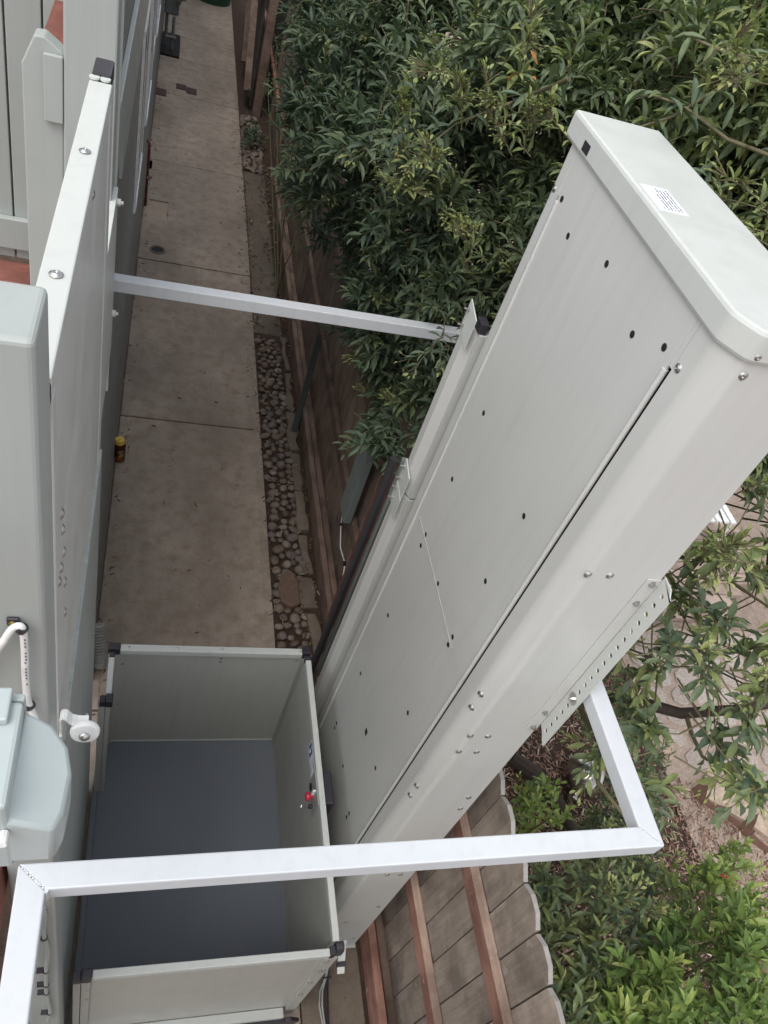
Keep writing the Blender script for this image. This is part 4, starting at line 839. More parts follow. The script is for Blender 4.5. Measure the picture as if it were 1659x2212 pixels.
CROWN=((0.81,5.9,3.46,0.0),(1.14,5.59,3.55,0.06),(1.19,5.14,3.72,0.09),(1.46,4.35,3.86,0.18),(1.69,4.24,3.96,0.23),(1.67,3.6,4.05,0.29),(1.74,3.51,4.11,0.32),(1.67,3.19,4.16,0.34),(1.87,3.1,4.2,0.38),(1.93,3.07,4.21,0.38),(2.05,2.94,4.27,0.38),(2.07,2.88,4.31,0.38),(2.2,2.92,4.36,0.38),(0.67,5.54,3.34,0.0),(0.93,5.96,3.31,0.01),(1.06,5.57,3.41,0.04),(1.23,5.03,3.59,0.09),(1.3,4.43,3.72,0.13),(1.36,4.02,3.85,0.18),(1.53,4.17,3.78,0.19),(1.61,3.98,3.89,0.23),(1.78,3.91,3.98,0.27),(1.79,3.38,4.0,0.32),(1.75,3.1,4.14,0.36),(1.88,3.01,4.12,0.38),(2.06,3.08,4.17,0.38),(2.01,2.95,4.22,0.38),(2.19,3.0,4.24,0.38),(2.05,2.64,4.31,0.38),(0.82,5.28,3.14,0.0),(1.0,5.1,3.38,0.04),(1.03,4.25,3.5,0.08),(1.17,4.15,3.58,0.11),(1.43,4.01,3.73,0.18),(1.6,4.03,3.73,0.21),(1.62,3.78,3.82,0.24),(1.62,3.52,3.86,0.26),(1.73,3.16,3.93,0.32),(1.71,3.1,4.0,0.34),(1.91,3.14,4.04,0.38),(2.03,3.12,4.09,0.38),(2.01,2.72,4.09,0.38),(2.17,2.73,4.16,0.38),(2.06,2.47,4.22,0.38),(0.78,5.31,2.94,0.0),(0.87,4.79,3.13,0.02),(0.96,4.18,3.37,0.06),(1.13,4.21,3.44,0.1),(1.32,4.11,3.54,0.14),(1.21,3.23,3.68,0.18),(1.46,3.55,3.72,0.21),(1.47,3.27,3.8,0.24),(1.66,3.28,3.79,0.28),(1.63,2.91,3.92,0.33),(1.84,3.04,3.96,0.36),(1.78,2.79,3.93,0.38),(1.99,2.79,4.01,0.38),(1.92,2.58,4.04,0.38),(2.02,2.45,4.09,0.38),(2.02,2.39,4.17,0.38),(0.72,4.76,2.96,0.0),(0.82,4.52,3.03,0.01),(0.92,4.3,3.12,0.04),(1.02,3.91,3.31,0.08),(1.21,3.66,3.46,0.14),(1.2,3.19,3.53,0.16),(1.29,3.17,3.6,0.19),(1.46,3.11,3.68,0.24),(1.67,3.21,3.74,0.28),(1.7,3.07,3.76,0.3),(1.56,2.5,3.86,0.35),(1.68,2.47,3.96,0.38),(1.82,2.52,3.96,0.38),(1.81,2.25,4.01,0.38),(1.93,2.34,4.02,0.38),(1.94,2.15,4.09,0.38),(0.87,4.1,3.03,0.03),(0.99,4.08,3.12,0.06),(1.02,3.5,3.25,0.09),(1.26,3.54,3.3,0.14),(1.3,3.43,3.44,0.16),(1.28,2.95,3.54,0.2),(1.42,3.06,3.59,0.23),(1.56,2.93,3.58,0.27),(1.64,2.77,3.72,0.31),(1.66,2.66,3.76,0.34),(1.6,2.32,3.84,0.38),(1.67,2.28,3.93,0.38),(1.88,2.24,3.92,0.38),(1.78,1.98,3.98,0.38),(1.95,2.1,4.01,0.38),(0.72,4.25,2.85,0.0),(0.81,3.83,2.93,0.02),(0.96,3.66,3.1,0.06),(1.02,3.41,3.17,0.09),(1.19,3.32,3.28,0.13),(1.39,3.5,3.22,0.16),(1.44,3.05,3.43,0.21),(1.54,2.97,3.5,0.25),(1.59,2.98,3.52,0.26),(1.62,2.58,3.64,0.32),(1.59,2.29,3.75,0.36),(1.77,2.46,3.68,0.37),(1.78,2.2,3.82,0.38),(1.77,2.16,3.87,0.38),(1.88,2.01,3.9,0.38),(1.83,1.95,3.97,0.38),(0.67,3.83,2.74,0.0),(0.85,3.71,2.9,0.03),(0.84,3.43,3.04,0.04),(0.92,3.05,3.21,0.08),(1.32,3.43,3.12,0.14),(1.43,3.29,3.14,0.17),(1.57,3.13,3.22,0.21),(1.63,3.04,3.3,0.24),(1.6,2.73,3.46,0.28),(1.62,2.46,3.58,0.32),(1.68,2.42,3.57,0.34),(1.83,2.41,3.63,0.38),(1.8,2.24,3.73,0.38),(1.76,2.02,3.76,0.38),(1.78,1.87,3.9,0.38),(1.9,1.84,3.88,0.38),(0.72,4.05,2.54,0.0),(0.94,3.82,2.61,0.03),(1.03,3.51,2.84,0.07),(1.09,3.16,2.99,0.1),(1.27,3.2,2.96,0.13),(1.45,3.2,3.0,0.17),(1.45,3.03,3.12,0.19),(1.58,2.76,3.28,0.25),(1.66,2.63,3.36,0.29),(1.79,2.57,3.38,0.32),(1.79,2.37,3.51,0.36),(1.89,2.37,3.55,0.38),(1.88,2.26,3.65,0.38),(1.9,2.07,3.69,0.38),(1.79,1.87,3.8,0.38),(2.08,1.92,3.77,0.38),(0.97,3.25,2.74,0.06),(1.16,3.31,2.84,0.1),(1.3,3.39,2.77,0.12),(1.43,3.0,2.94,0.17),(1.44,2.78,3.09,0.2),(1.59,2.72,3.11,0.24),(1.72,2.64,3.27,0.29),(1.7,2.36,3.36,0.32),(1.79,2.45,3.42,0.34),(1.83,2.18,3.54,0.38),(1.9,2.13,3.53,0.38),(1.89,1.98,3.61,0.38),(1.92,1.9,3.72,0.38),(2.02,1.83,3.69,0.38),(1.09,3.31,2.54,0.07),(1.13,3.15,2.73,0.09),(1.29,3.0,2.71,0.13),(1.4,2.93,2.79,0.16),(1.52,2.71,3.03,0.21),(1.5,2.41,3.12,0.24),(1.73,2.55,3.18,0.29),(1.68,2.34,3.22,0.3),(1.65,2.14,3.42,0.34),(1.71,1.95,3.43,0.38),(1.75,1.85,3.5,0.38),(2.04,2.02,3.45,0.38),(2.02,1.82,3.57,0.38),(2.25,1.9,3.6,0.38),(1.06,3.29,2.4,0.05),(1.18,2.93,2.58,0.1),(1.27,3.01,2.64,0.12),(1.52,3.01,2.69,0.17),(1.56,2.8,2.81,0.2),(1.58,2.44,3.07,0.25),(1.65,2.29,3.16,0.29),(1.8,2.36,3.07,0.3),(1.6,1.86,3.4,0.36),(1.7,1.88,3.38,0.38),(1.8,1.88,3.43,0.38),(1.91,1.83,3.48,0.38),(2.13,1.92,3.43,0.38),(2.16,1.83,3.56,0.38),(1.14,3.27,2.16,0.06),(1.24,3.07,2.43,0.1),(1.38,2.9,2.55,0.14),(1.51,2.96,2.51,0.15),(1.57,2.65,2.68,0.2),(1.68,2.52,2.78,0.23),(1.74,2.23,2.96,0.29),(1.79,2.23,3.03,0.31),(1.72,1.93,3.19,0.35),(1.84,1.96,3.28,0.38),(1.85,1.75,3.33,0.38),(1.96,1.74,3.4,0.38),(2.1,1.71,3.42,0.38),(2.34,1.78,3.42,0.38),(1.18,3.33,1.96,0.05),(1.33,2.9,2.19,0.1),(1.45,3.03,2.29,0.12),(1.59,2.7,2.41,0.17),(1.66,2.69,2.56,0.2),(1.81,2.51,2.69,0.25),(1.73,2.13,2.89,0.29),(1.83,2.04,2.96,0.32),(1.73,1.98,3.12,0.34),(1.72,1.72,3.27,0.38),(1.92,1.74,3.25,0.38),(2.06,1.77,3.27,0.38),(2.04,1.68,3.35,0.38),(2.22,1.68,3.34,0.38),(1.28,3.21,1.85,0.07),(1.3,2.87,2.08,0.09),(1.62,2.72,2.23,0.16),(1.75,2.64,2.4,0.2),(1.82,2.42,2.52,0.24),(1.88,2.31,2.68,0.28),(1.78,1.93,2.9,0.32),(1.63,1.69,3.15,0.35),(1.65,1.59,3.23,0.38),(1.74,1.55,3.26,0.38),(1.94,1.57,3.25,0.38),(2.17,1.59,3.25,0.38),(2.24,1.59,3.34,0.38),(1.18,2.93,1.81,0.05),(1.73,2.34,2.47,0.23),(1.81,2.03,2.69,0.29),(1.65,1.62,3.05,0.34),(1.67,1.55,3.12,0.37),(1.88,1.55,3.13,0.38),(1.96,1.49,3.17,0.38),(2.05,1.51,3.21,0.38),(2.18,1.52,3.23,0.38),(0.77,5.88,3.37,-0.1),(1.08,6.14,3.4,-0.06),(1.45,5.07,3.7,0.03),(1.51,4.56,3.84,0.07),(1.74,4.57,3.87,0.11),(1.83,4.27,3.95,0.16),(1.97,3.63,4.14,0.25),(2.12,3.31,4.21,0.28),(2.31,3.38,4.3,0.28),(2.23,3.02,4.3,0.28),(2.44,2.98,4.37,0.28),(0.99,5.9,3.23,-0.08),(1.26,5.28,3.38,-0.02),(1.42,4.79,3.54,0.03),(1.53,4.52,3.73,0.07),(1.8,4.53,3.73,0.12),(1.82,4.05,3.86,0.16),(1.94,3.96,3.98,0.2),(2.01,3.84,4.04,0.23),(2.0,3.24,4.13,0.28),(2.16,3.16,4.13,0.28),(2.33,3.14,4.17,0.28),(2.26,3.0,4.28,0.28),(2.47,2.93,4.27,0.28),(0.92,5.49,3.22,-0.08),(1.13,4.56,3.46,-0.02),(1.31,4.54,3.49,0.02),(1.49,4.23,3.55,0.07),(1.47,3.73,3.69,0.1),(1.83,4.18,3.75,0.14),(1.9,3.73,3.78,0.19),(1.89,3.39,3.94,0.24),(1.96,3.14,4.0,0.28),(2.27,3.2,4.02,0.28),(2.35,3.03,4.08,0.28),(2.42,2.96,4.15,0.28),(0.8,5.51,2.76,-0.1),(0.98,4.65,3.17,-0.06),(1.03,4.27,3.25,-0.04),(1.23,4.34,3.32,0.0),(1.44,3.83,3.54,0.08),(1.52,3.56,3.65,0.12),(1.75,3.44,3.63,0.17),(1.83,3.44,3.71,0.19),(1.95,3.28,3.83,0.24),(1.94,2.99,3.93,0.28),(1.95,2.79,3.94,0.28),(2.27,2.91,4.01,0.28),(2.36,2.78,4.08,0.28),(2.46,2.71,4.11,0.28),(0.78,5.08,2.81,-0.1),(1.01,4.5,3.02,-0.06),(1.09,4.25,3.0,-0.04),(1.23,3.95,3.18,0.01),(1.41,3.98,3.31,0.05),(1.42,3.22,3.52,0.11),(1.6,3.32,3.55,0.14),(1.78,3.09,3.66,0.21),(1.84,2.82,3.74,0.25),(1.85,2.62,3.83,0.28),(2.01,2.71,3.82,0.28),(2.08,2.42,3.9,0.28),(2.04,2.25,3.95,0.28),(2.28,2.4,4.0,0.28),(0.74,4.62,2.72,-0.1),(0.88,4.32,2.84,-0.08),(1.05,3.87,3.07,-0.03),(1.27,3.7,3.17,0.02),(1.41,3.51,3.21,0.06),(1.62,3.5,3.37,0.11),(1.66,3.2,3.37,0.14),(1.87,3.2,3.5,0.2),(1.73,2.63,3.71,0.25),(1.9,2.59,3.72,0.28),(2.03,2.61,3.75,0.28),(2.05,2.44,3.85,0.28),(2.19,2.25,3.88,0.28),(0.89,4.06,2.66,-0.08),(1.08,3.58,3.02,-0.02),(1.35,3.7,3.03,0.03),(1.56,3.75,2.92,0.05),(1.61,3.52,3.1,0.09),(1.76,2.99,3.29,0.17),(1.91,3.19,3.31,0.18),(2.01,2.84,3.47,0.25),(2.06,2.6,3.54,0.28),(2.12,2.56,3.59,0.28),(1.98,2.16,3.81,0.28),(2.09,2.18,3.82,0.28),(2.21,2.14,3.82,0.28),(0.82,4.42,2.35,-0.1),(0.94,3.89,2.46,-0.08),(1.17,3.74,2.61,-0.03),(1.34,3.49,2.75,0.02),(1.57,3.39,2.92,0.08),(1.7,3.4,2.99,0.1),(1.82,3.13,3.1,0.15),(1.89,2.77,3.27,0.21),(2.02,2.72,3.33,0.25),(2.05,2.58,3.43,0.28),(2.12,2.47,3.53,0.28),(2.17,2.26,3.57,0.28),(2.25,2.21,3.65,0.28),(1.06,3.97,2.29,-0.07),(1.28,3.57,2.48,-0.01),(1.53,3.67,2.59,0.03),(1.55,3.48,2.73,0.05),(1.68,3.25,2.85,0.09),(1.72,2.91,3.02,0.14),(1.93,2.75,3.21,0.21),(1.89,2.52,3.31,0.24),(1.94,2.34,3.39,0.28),(2.1,2.27,3.45,0.28),(2.19,2.16,3.52,0.28),(2.44,2.23,3.54,0.28),(2.4,2.09,3.6,0.28),(1.14,3.78,2.2,-0.06),(1.16,3.31,2.4,-0.03),(1.34,3.43,2.46,0.0),(1.58,3.21,2.51,0.05),(1.76,2.95,2.69,0.11),(1.93,2.81,2.83,0.17),(1.87,2.67,2.97,0.18),(1.96,2.4,3.12,0.24),(1.83,2.14,3.35,0.27),(2.09,2.07,3.34,0.28),(2.33,2.29,3.36,0.28),(2.48,2.2,3.37,0.28),(2.51,2.04,3.46,0.28),(1.37,3.5,1.96,-0.02),(1.46,3.53,2.19,0.0),(1.8,3.29,2.23,0.07),(1.83,3.02,2.45,0.1),(1.91,2.89,2.6,0.14),(1.92,2.43,2.88,0.2),(1.99,2.34,3.01,0.24),(2.07,2.14,3.17,0.28),(2.19,2.1,3.19,0.28),(2.39,2.16,3.24,0.28),(2.43,1.98,3.3,0.28),(1.35,3.27,1.98,-0.02),(1.52,3.3,1.91,0.0),(1.79,3.14,2.24,0.07),(1.83,2.93,2.29,0.09),(1.9,2.65,2.52,0.14),(1.96,2.37,2.83,0.21),(1.96,2.13,3.0,0.25),(2.09,2.03,3.05,0.28),(2.11,1.82,3.15,0.28),(2.28,1.92,3.18,0.28),(2.66,2.01,3.18,0.28),(2.65,1.94,3.22,0.28),(1.39,3.41,1.54,-0.04),(1.95,2.49,2.33,0.14),(2.01,2.34,2.53,0.18),(1.84,1.87,2.92,0.24),(1.95,1.8,3.04,0.28),(2.18,1.85,3.05,0.28),(2.29,1.7,3.08,0.28),(2.44,1.8,3.16,0.28),(2.62,1.72,3.15,0.28),(1.46,3.2,1.47,-0.02),(2.01,1.66,3.04,0.28),(2.7,1.75,3.01,0.28),(0.76,6.49,3.22,-0.2),(1.27,6.59,3.33,-0.17),(1.45,6.35,3.55,-0.15),(1.62,5.23,3.75,-0.11),(1.76,4.84,3.83,-0.08),(2.01,4.72,3.97,-0.05),(2.04,4.49,4.0,-0.03),(2.09,3.97,4.12,0.0),(2.39,3.64,4.22,0.03),(2.65,3.31,4.36,0.03),(0.74,6.51,3.14,-0.2),(1.06,6.04,3.17,-0.18),(1.47,6.24,3.38,-0.15),(1.55,5.0,3.49,-0.12),(1.83,4.92,3.68,-0.08),(1.93,4.35,3.74,-0.05),(2.1,4.3,3.78,-0.03),(2.11,3.74,4.01,0.01),(2.27,3.67,4.01,0.03),(2.45,3.53,4.14,0.03),(2.62,3.64,4.22,0.03),(2.71,3.35,4.24,0.03),(0.93,6.47,2.72,-0.2),(1.1,5.39,3.09,-0.18),(1.33,4.68,3.37,-0.14),(1.5,4.81,3.34,-0.12),(1.57,4.02,3.57,-0.08),(1.9,4.25,3.65,-0.06),(2.05,3.8,3.82,-0.01),(2.21,3.75,3.77,0.0),(2.26,3.61,3.92,0.03),(2.5,3.33,4.01,0.03),(2.68,3.23,4.06,0.03),(2.72,3.01,4.09,0.03),(0.92,5.5,2.66,-0.2),(1.15,4.8,3.01,-0.16),(1.35,4.92,3.08,-0.15),(1.56,4.33,3.23,-0.11),(1.52,3.9,3.43,-0.09),(1.9,3.73,3.53,-0.04),(2.04,3.65,3.55,-0.02),(2.08,3.32,3.76,0.01),(2.28,3.29,3.85,0.03),(2.39,2.98,3.84,0.03),(2.49,2.89,3.9,0.03),(2.57,2.75,4.04,0.03),(0.91,5.18,2.64,-0.2),(1.09,4.56,2.85,-0.17),(1.21,4.08,2.95,-0.15),(1.51,3.94,3.26,-0.1),(1.69,4.09,3.21,-0.09),(1.88,3.87,3.29,-0.06),(1.98,3.54,3.48,-0.03),(2.06,3.28,3.54,-0.0),(2.15,3.01,3.66,0.03),(2.31,2.87,3.81,0.03),(2.46,2.68,3.84,0.03),(2.48,2.59,3.9,0.03),(0.82,4.61,2.51,-0.2),(1.03,4.2,2.75,-0.17),(1.37,4.08,2.84,-0.14),(1.6,4.13,2.78,-0.12),(1.72,3.79,2.98,-0.09),(2.05,3.71,3.1,-0.05),(2.03,3.42,3.31,-0.03),(2.25,3.13,3.43,0.02),(2.35,3.07,3.51,0.03),(2.4,2.7,3.63,0.03),(2.39,2.51,3.78,0.03),(2.66,2.53,3.77,0.03),(1.19,4.16,2.49,-0.17),(1.38,3.91,2.73,-0.14),(1.69,4.06,2.66,-0.11),(1.77,3.75,2.71,-0.1),(1.98,3.58,3.06,-0.05),(2.1,3.16,3.09,-0.02),(2.27,3.16,3.14,-0.0),(2.4,2.94,3.35,0.03),(2.43,2.71,3.48,0.03),(2.44,2.54,3.6,0.03),(2.64,2.52,3.62,0.03),(1.23,3.98,2.35,-0.16),(1.52,4.01,2.4,-0.14),(1.74,3.76,2.59,-0.1),(1.87,3.64,2.73,-0.08),(2.03,3.35,2.84,-0.05),(2.24,3.18,2.94,-0.02),(2.15,2.91,3.15,-0.0),(2.28,2.64,3.19,0.03),(2.61,2.66,3.34,0.03),(2.79,2.54,3.38,0.03),(2.72,2.4,3.58,0.03),(1.17,3.93,1.86,-0.18),(1.53,3.8,2.2,-0.14),(1.77,3.8,2.33,-0.11),(1.84,3.28,2.6,-0.08),(1.97,3.06,2.77,-0.05),(2.18,3.03,2.75,-0.03),(2.12,2.64,3.09,0.0),(2.25,2.43,3.19,0.03),(2.55,2.43,3.21,0.03),(2.72,2.34,3.31,0.03),(2.95,2.45,3.34,0.03),(1.29,3.97,1.7,-0.17),(1.5,3.85,1.77,-0.15),(1.94,3.6,1.99,-0.1),(1.98,3.53,2.08,-0.09),(2.2,3.17,2.43,-0.05),(2.36,2.89,2.55,-0.02),(2.35,2.6,2.91,0.02),(2.31,2.31,3.0,0.03),(2.48,2.3,3.0,0.03),(2.87,2.25,3.07,0.03),(2.99,2.25,3.17,0.03),(1.56,3.79,1.55,-0.15),(1.91,3.66,1.57,-0.12),(2.1,3.2,1.84,-0.09),(2.13,3.0,2.28,-0.06),(2.29,2.68,2.39,-0.02),(2.19,2.43,2.76,0.0),(2.19,2.09,2.93,0.03),(2.4,2.09,2.93,0.03),(2.61,2.05,2.96,0.03),(3.11,2.23,3.07,0.03),(1.59,3.47,1.43,-0.15),(2.22,2.34,2.46,-0.01),(2.25,2.01,2.82,0.03),(2.42,1.98,2.85,0.03),(2.72,1.98,2.89,0.03),(3.07,1.96,2.92,0.03),(0.89,7.06,3.31,-0.25),(1.55,6.81,3.5,-0.2),(1.68,5.8,3.62,-0.17),(1.95,5.42,3.87,-0.13),(2.58,4.38,4.13,-0.02),(2.99,4.1,4.27,-0.02),(1.23,7.33,3.06,-0.24),(1.27,6.17,3.06,-0.22),(1.61,5.92,3.39,-0.18),(2.04,5.26,3.5,-0.13),(2.28,5.22,3.63,-0.1),(2.36,4.53,3.76,-0.07),(2.67,4.3,3.97,-0.02),(2.88,4.07,4.16,-0.02),(3.18,3.87,4.17,-0.02),(1.07,6.18,2.65,-0.24),(1.24,5.77,2.93,-0.22),(1.73,5.16,3.33,-0.16),(1.9,4.39,3.42,-0.12),(2.04,4.42,3.5,-0.11),(2.34,4.12,3.66,-0.06),(2.57,3.81,3.82,-0.02),(2.77,3.73,3.92,-0.02),(3.12,3.81,4.05,-0.02),(1.09,5.23,2.66,-0.23),(1.4,5.23,2.9,-0.2),(1.77,5.03,2.86,-0.17),(1.92,4.33,3.28,-0.12),(2.12,4.29,3.2,-0.11),(2.38,3.95,3.55,-0.05),(2.5,3.7,3.67,-0.02),(2.86,3.39,3.69,-0.02),(2.82,3.25,3.76,-0.02),(0.97,5.28,2.39,-0.25),(1.39,4.59,2.68,-0.2),(1.69,4.73,2.47,-0.18),(2.02,4.71,2.67,-0.15),(2.33,4.31,3.09,-0.1),(2.39,3.7,3.28,-0.06),(2.62,3.53,3.27,-0.03),(2.77,3.22,3.49,-0.02),(2.84,2.87,3.64,-0.02),(1.16,5.21,1.7,-0.25),(1.38,4.59,2.08,-0.22),(1.84,4.34,2.37,-0.17),(2.16,4.5,2.44,-0.14),(2.36,4.14,2.69,-0.11),(2.56,3.73,2.82,-0.07),(2.76,3.35,3.21,-0.02),(2.89,3.31,3.27,-0.02),(2.91,2.92,3.4,-0.02),(1.48,4.24,1.98,-0.2),(1.99,4.25,2.05,-0.16),(2.08,4.06,2.16,-0.15),(2.43,3.59,2.58,-0.09),(2.56,3.45,2.79,-0.06),(2.69,2.96,3.03,-0.02),(2.95,2.83,3.03,-0.02),(3.26,2.84,3.11,-0.02),(1.42,4.45,1.59,-0.22),(1.98,4.16,1.75,-0.17),(2.3,4.06,1.81,-0.14),(2.48,3.6,2.22,-0.1),(2.56,3.1,2.48,-0.06),(2.65,2.86,2.73,-0.03),(2.93,2.83,2.79,-0.02),(3.3,2.63,2.93,-0.02),(1.99,4.21,1.37,-0.18),(2.4,3.59,1.66,-0.13),(2.6,3.36,2.06,-0.09),(2.61,2.88,2.4,-0.05),(2.8,2.58,2.58,-0.02),(2.8,2.43,2.66,-0.02),(3.36,2.55,2.69,-0.02),(1.63,4.0,0.77,-0.22),(2.62,2.62,2.3,-0.05))
SPRAYS=[(1.61,1.27,2.95),(1.67,1.36,2.78),(1.69,1.37,3.09),(1.76,1.37,2.59),(1.71,1.18,2.72),(1.97,1.21,2.54),(1.99,1.09,2.5),(1.53,1.11,2.67),(1.68,1.22,2.37),(1.62,1.14,2.26),(1.51,0.96,2.47),(1.58,1.06,2.12),(1.19,0.95,2.4),(1.33,0.95,2.29),(1.57,1.0,2.19),(1.67,0.93,2.14),(1.96,0.93,2.27),(1.84,0.77,2.43),(1.91,0.99,2.45),(1.92,1.03,2.28),(2.03,1.4,2.66),(1.67,1.07,2.63),(1.5,1.26,2.49),(2.01,1.44,2.86),(1.92,1.15,2.76),(1.23,1.03,2.45),(1.66,1.11,2.13)]
tree = thing('overhanging_tree', (2.1, 3.2, 0), 'large evergreen tree with narrow leaves and yellow buds hanging over the fence behind the tower', 'tree')
P1 = Plant(.24, 'leaf'); centre = Vector((2.3, 4.2, 1.8))
for (x, y, z, lit_tint) in CROWN:  # last value paints shade into leaf colour: inner layers and alley side darker
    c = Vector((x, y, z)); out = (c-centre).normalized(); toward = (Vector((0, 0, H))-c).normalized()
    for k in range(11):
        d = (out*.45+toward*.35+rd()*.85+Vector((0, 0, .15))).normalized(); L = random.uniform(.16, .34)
        bright = random.random() < .12+.22*max(0, lit_tint+.05)
        P1.shoot(c-d*L*.45+rd()*.09, d, L, random.randint(11, 17), random.uniform(.078, .112), .40+lit_tint*.75+(.15 if bright else 0)+random.gauss(0, .045), r=.0025, buds=(random.randint(6, 14) if bright and lit_tint > -.08 and random.random() < .55 else 0))
limb = [(2.1, 2.1, 1.75), (1.72, 1.42, 1.86), (1.84, 1.29, 2.05), (1.98, 1.21, 2.10), (2.13, 1.17, 2.20), (2.45, 1.16, 2.34), (2.9, 1.3, 2.5)]
def branch(pts, r0, r1, name='branch', m='bark'):
    n = len(pts); return obj(name, MB().tube(pts, [r0+(r1-r0)*i/(n-1) for i in range(n)], 8), m, tree, smooth=True)
branch([(2.15, 3.2, -.02), (2.2, 3.1, .6), (2.1, 2.9, 1.2), (2.15, 3.0, 1.9), (2.3, 3.4, 2.6), (2.4, 3.7, 3.2)], .09, .03, 'trunk')
branch([(2.1, 2.9, 1.2), (2.1, 2.5, 1.5), (2.1, 2.1, 1.75)], .05, .034)
branch(limb, .030, .014)
branch([(2.0, 1.21, 2.1), (1.97, 1.12, 2.12), (1.99, 1.04, 2.10), (2.04, .96, 2.14), (2.1, .86, 2.2)], .009, .004, m='stem')
branch([(2.13, 1.17, 2.2), (2.15, 1.05, 2.25), (2.2, .95, 2.34)], .008, .004, m='stem')
branch([(1.72, 1.42, 1.86), (1.70, 1.15, 1.95), (1.60, 1.0, 2.0), (1.62, .92, 2.02), (1.66, .82, 2.03)], .012, .005, m='stem')
branch([(2.15, 3.0, 1.9), (1.8, 3.2, 2.3), (1.4, 3.3, 2.6), (1.1, 3.2, 2.8)], .03, .01)
branch([(2.3, 3.4, 2.6), (2.2, 2.9, 3.0), (2.0, 2.6, 3.3)], .025, .008)
branch([(2.15, 3.0, 1.9), (1.7, 4.0, 2.2), (1.1, 4.6, 2.4)], .03, .008)
branch([(2.2, 2.9, 3.0), (2.6, 2.4, 3.0), (2.5, 1.9, 2.9), (2.2, 1.5, 2.8), (1.95, 1.3, 2.8)], .018, .004)
for (x, y, z) in SPRAYS:
    if x < 1.45 or (x, y, z) == (1.57,1.0,2.19): continue
    c = Vector((x, y, z)); par = (Vector((2.1, 2.0, 2.3))-c).normalized()
    nsh = 4 if z > 2.3 else 3
    for k in range(nsh):
        d = (-par*.55+rd()*.8).normalized(); L = random.uniform(.14, .28); br_ = random.random() < .4
        P1.shoot(c-d*L*.4, d, L, random.randint(7, 12), random.uniform(.07, .095), .54+(.27 if br_ else 0)+random.gauss(0, .06), r=.0028, buds=5 if br_ else 0, spread=.85)
        for q_ in range(1, 15): P1.w[-q_] = .31 if P1.w[-q_] < .4 else P1.w[-q_]
        P1.stems.tube([c-d*L*.4, c-d*L*.4-d*.12+par*.12+Vector((0, 0, -.03))], [.0028, .004], 4, cap=False)
BUDS=[(0.83,2.7,3.29),(0.77,2.76,3.42),(1.02,2.71,3.52),(0.98,2.31,3.64),(1.09,2.66,3.45),(0.93,2.75,3.53),(0.88,2.68,3.28),(1.07,2.28,3.65),(1.02,2.57,3.14),(1.06,2.53,3.09),(0.81,2.66,3.18),(0.95,2.37,3.81),(1.25,1.91,4.02),(1.31,1.86,3.98),(1.41,1.71,3.68),(1.35,1.77,3.73),(0.84,2.78,3.54),(1.56,1.31,3.22),(1.54,1.13,3.02),(1.51,1.19,3.03)]
LIMBS=[[(1.55,2.13,4.03),(1.46,2.18,3.9),(1.38,2.21,3.79),(1.29,2.24,3.72)],[(1.65,2.02,3.81),(1.52,2.11,3.8),(1.39,2.2,3.83),(1.28,2.27,3.82)],[(1.45,2.13,3.68),(1.54,2.05,3.64),(1.66,1.95,3.62)],[(1.22,2.6,3.27),(1.05,2.62,3.14),(0.91,2.61,3.02)],[(1.1,2.35,3.78),(1.12,2.74,3.57),(0.96,2.77,3.45),(0.88,2.76,3.35)],[(0.57,2.89,3.5),(0.67,2.86,3.47),(0.78,2.85,3.53),(0.88,2.85,3.65)],[(1.57,2.11,3.98),(1.44,2.2,3.98),(1.33,2.27,3.98)]]
for (x, y, z) in BUDS:
    c = Vector((x, y, z)); tw_ = (Vector((0, 0, H))-c).normalized()
    for k in range(3):
        d = (tw_*.5+rd()*.6+Vector((-.2, 0, .4))).normalized()
        P1.shoot(c-d*.12+rd()*.03, d, .15, 8, .052, .80+random.gauss(0, .05), buds=15, r=.0026)
    P1.stems.tube([c-tw_*.12, c-tw_*.25+Vector((.08, .05, -.1))], [.0025, .0035], 5, cap=False)
for l_ in [l_ for i_, l_ in enumerate(LIMBS) if i_ not in (3, 5)]:
    n_ = len(l_); branch([Vector(p)+Vector((0, 0, -.06)) for p in l_], .0065, .003, m='stem')
    for i in range(n_-1):
        for k in range(6):
            p = Vector(l_[i]).lerp(Vector(l_[i+1]), k/6)+Vector((0, 0, -.05)); d = (Vector(l_[i+1])-Vector(l_[i])).normalized()
            P1.leaf(p, (d*.5+rd()).normalized(), Vector((0, 0, 1))+rd()*.4, random.uniform(.07, .10), .55+random.gauss(0, .08))
for (x, y, z) in ((1.10, 2.50, 2.72), (1.17, 2.58, 2.62), (1.22, 2.42, 2.75), (1.13, 2.62, 2.70)):
    for k in range(2): P1.shoot((x, y, z), rd()+Vector((-.5, -.3, .1)), .2, 10, .065, .36, buds=4)
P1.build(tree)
for (x, y, z) in ((.98, 3.2, 3.12), (1.0, 3.18, 3.05), (1.25, 3.05, 3.55)):
    for k in range(4):
        o = bpy.data.objects.new('dead_leaf', leaf_mesh('deadleaf', .5, .25)); COL.objects.link(o); o.parent = tree
        o.matrix_local = Matrix.Translation(-tree.location) @ (Matrix.Translation((x-.06+random.uniform(-.04, .04), y-.16+random.uniform(-.05, .05), z+.05+random.uniform(-.05, .05))) @ Quaternion(rd(), random.uniform(0, 3)).to_matrix().to_4x4() @ Matrix.Scale(.055, 4))
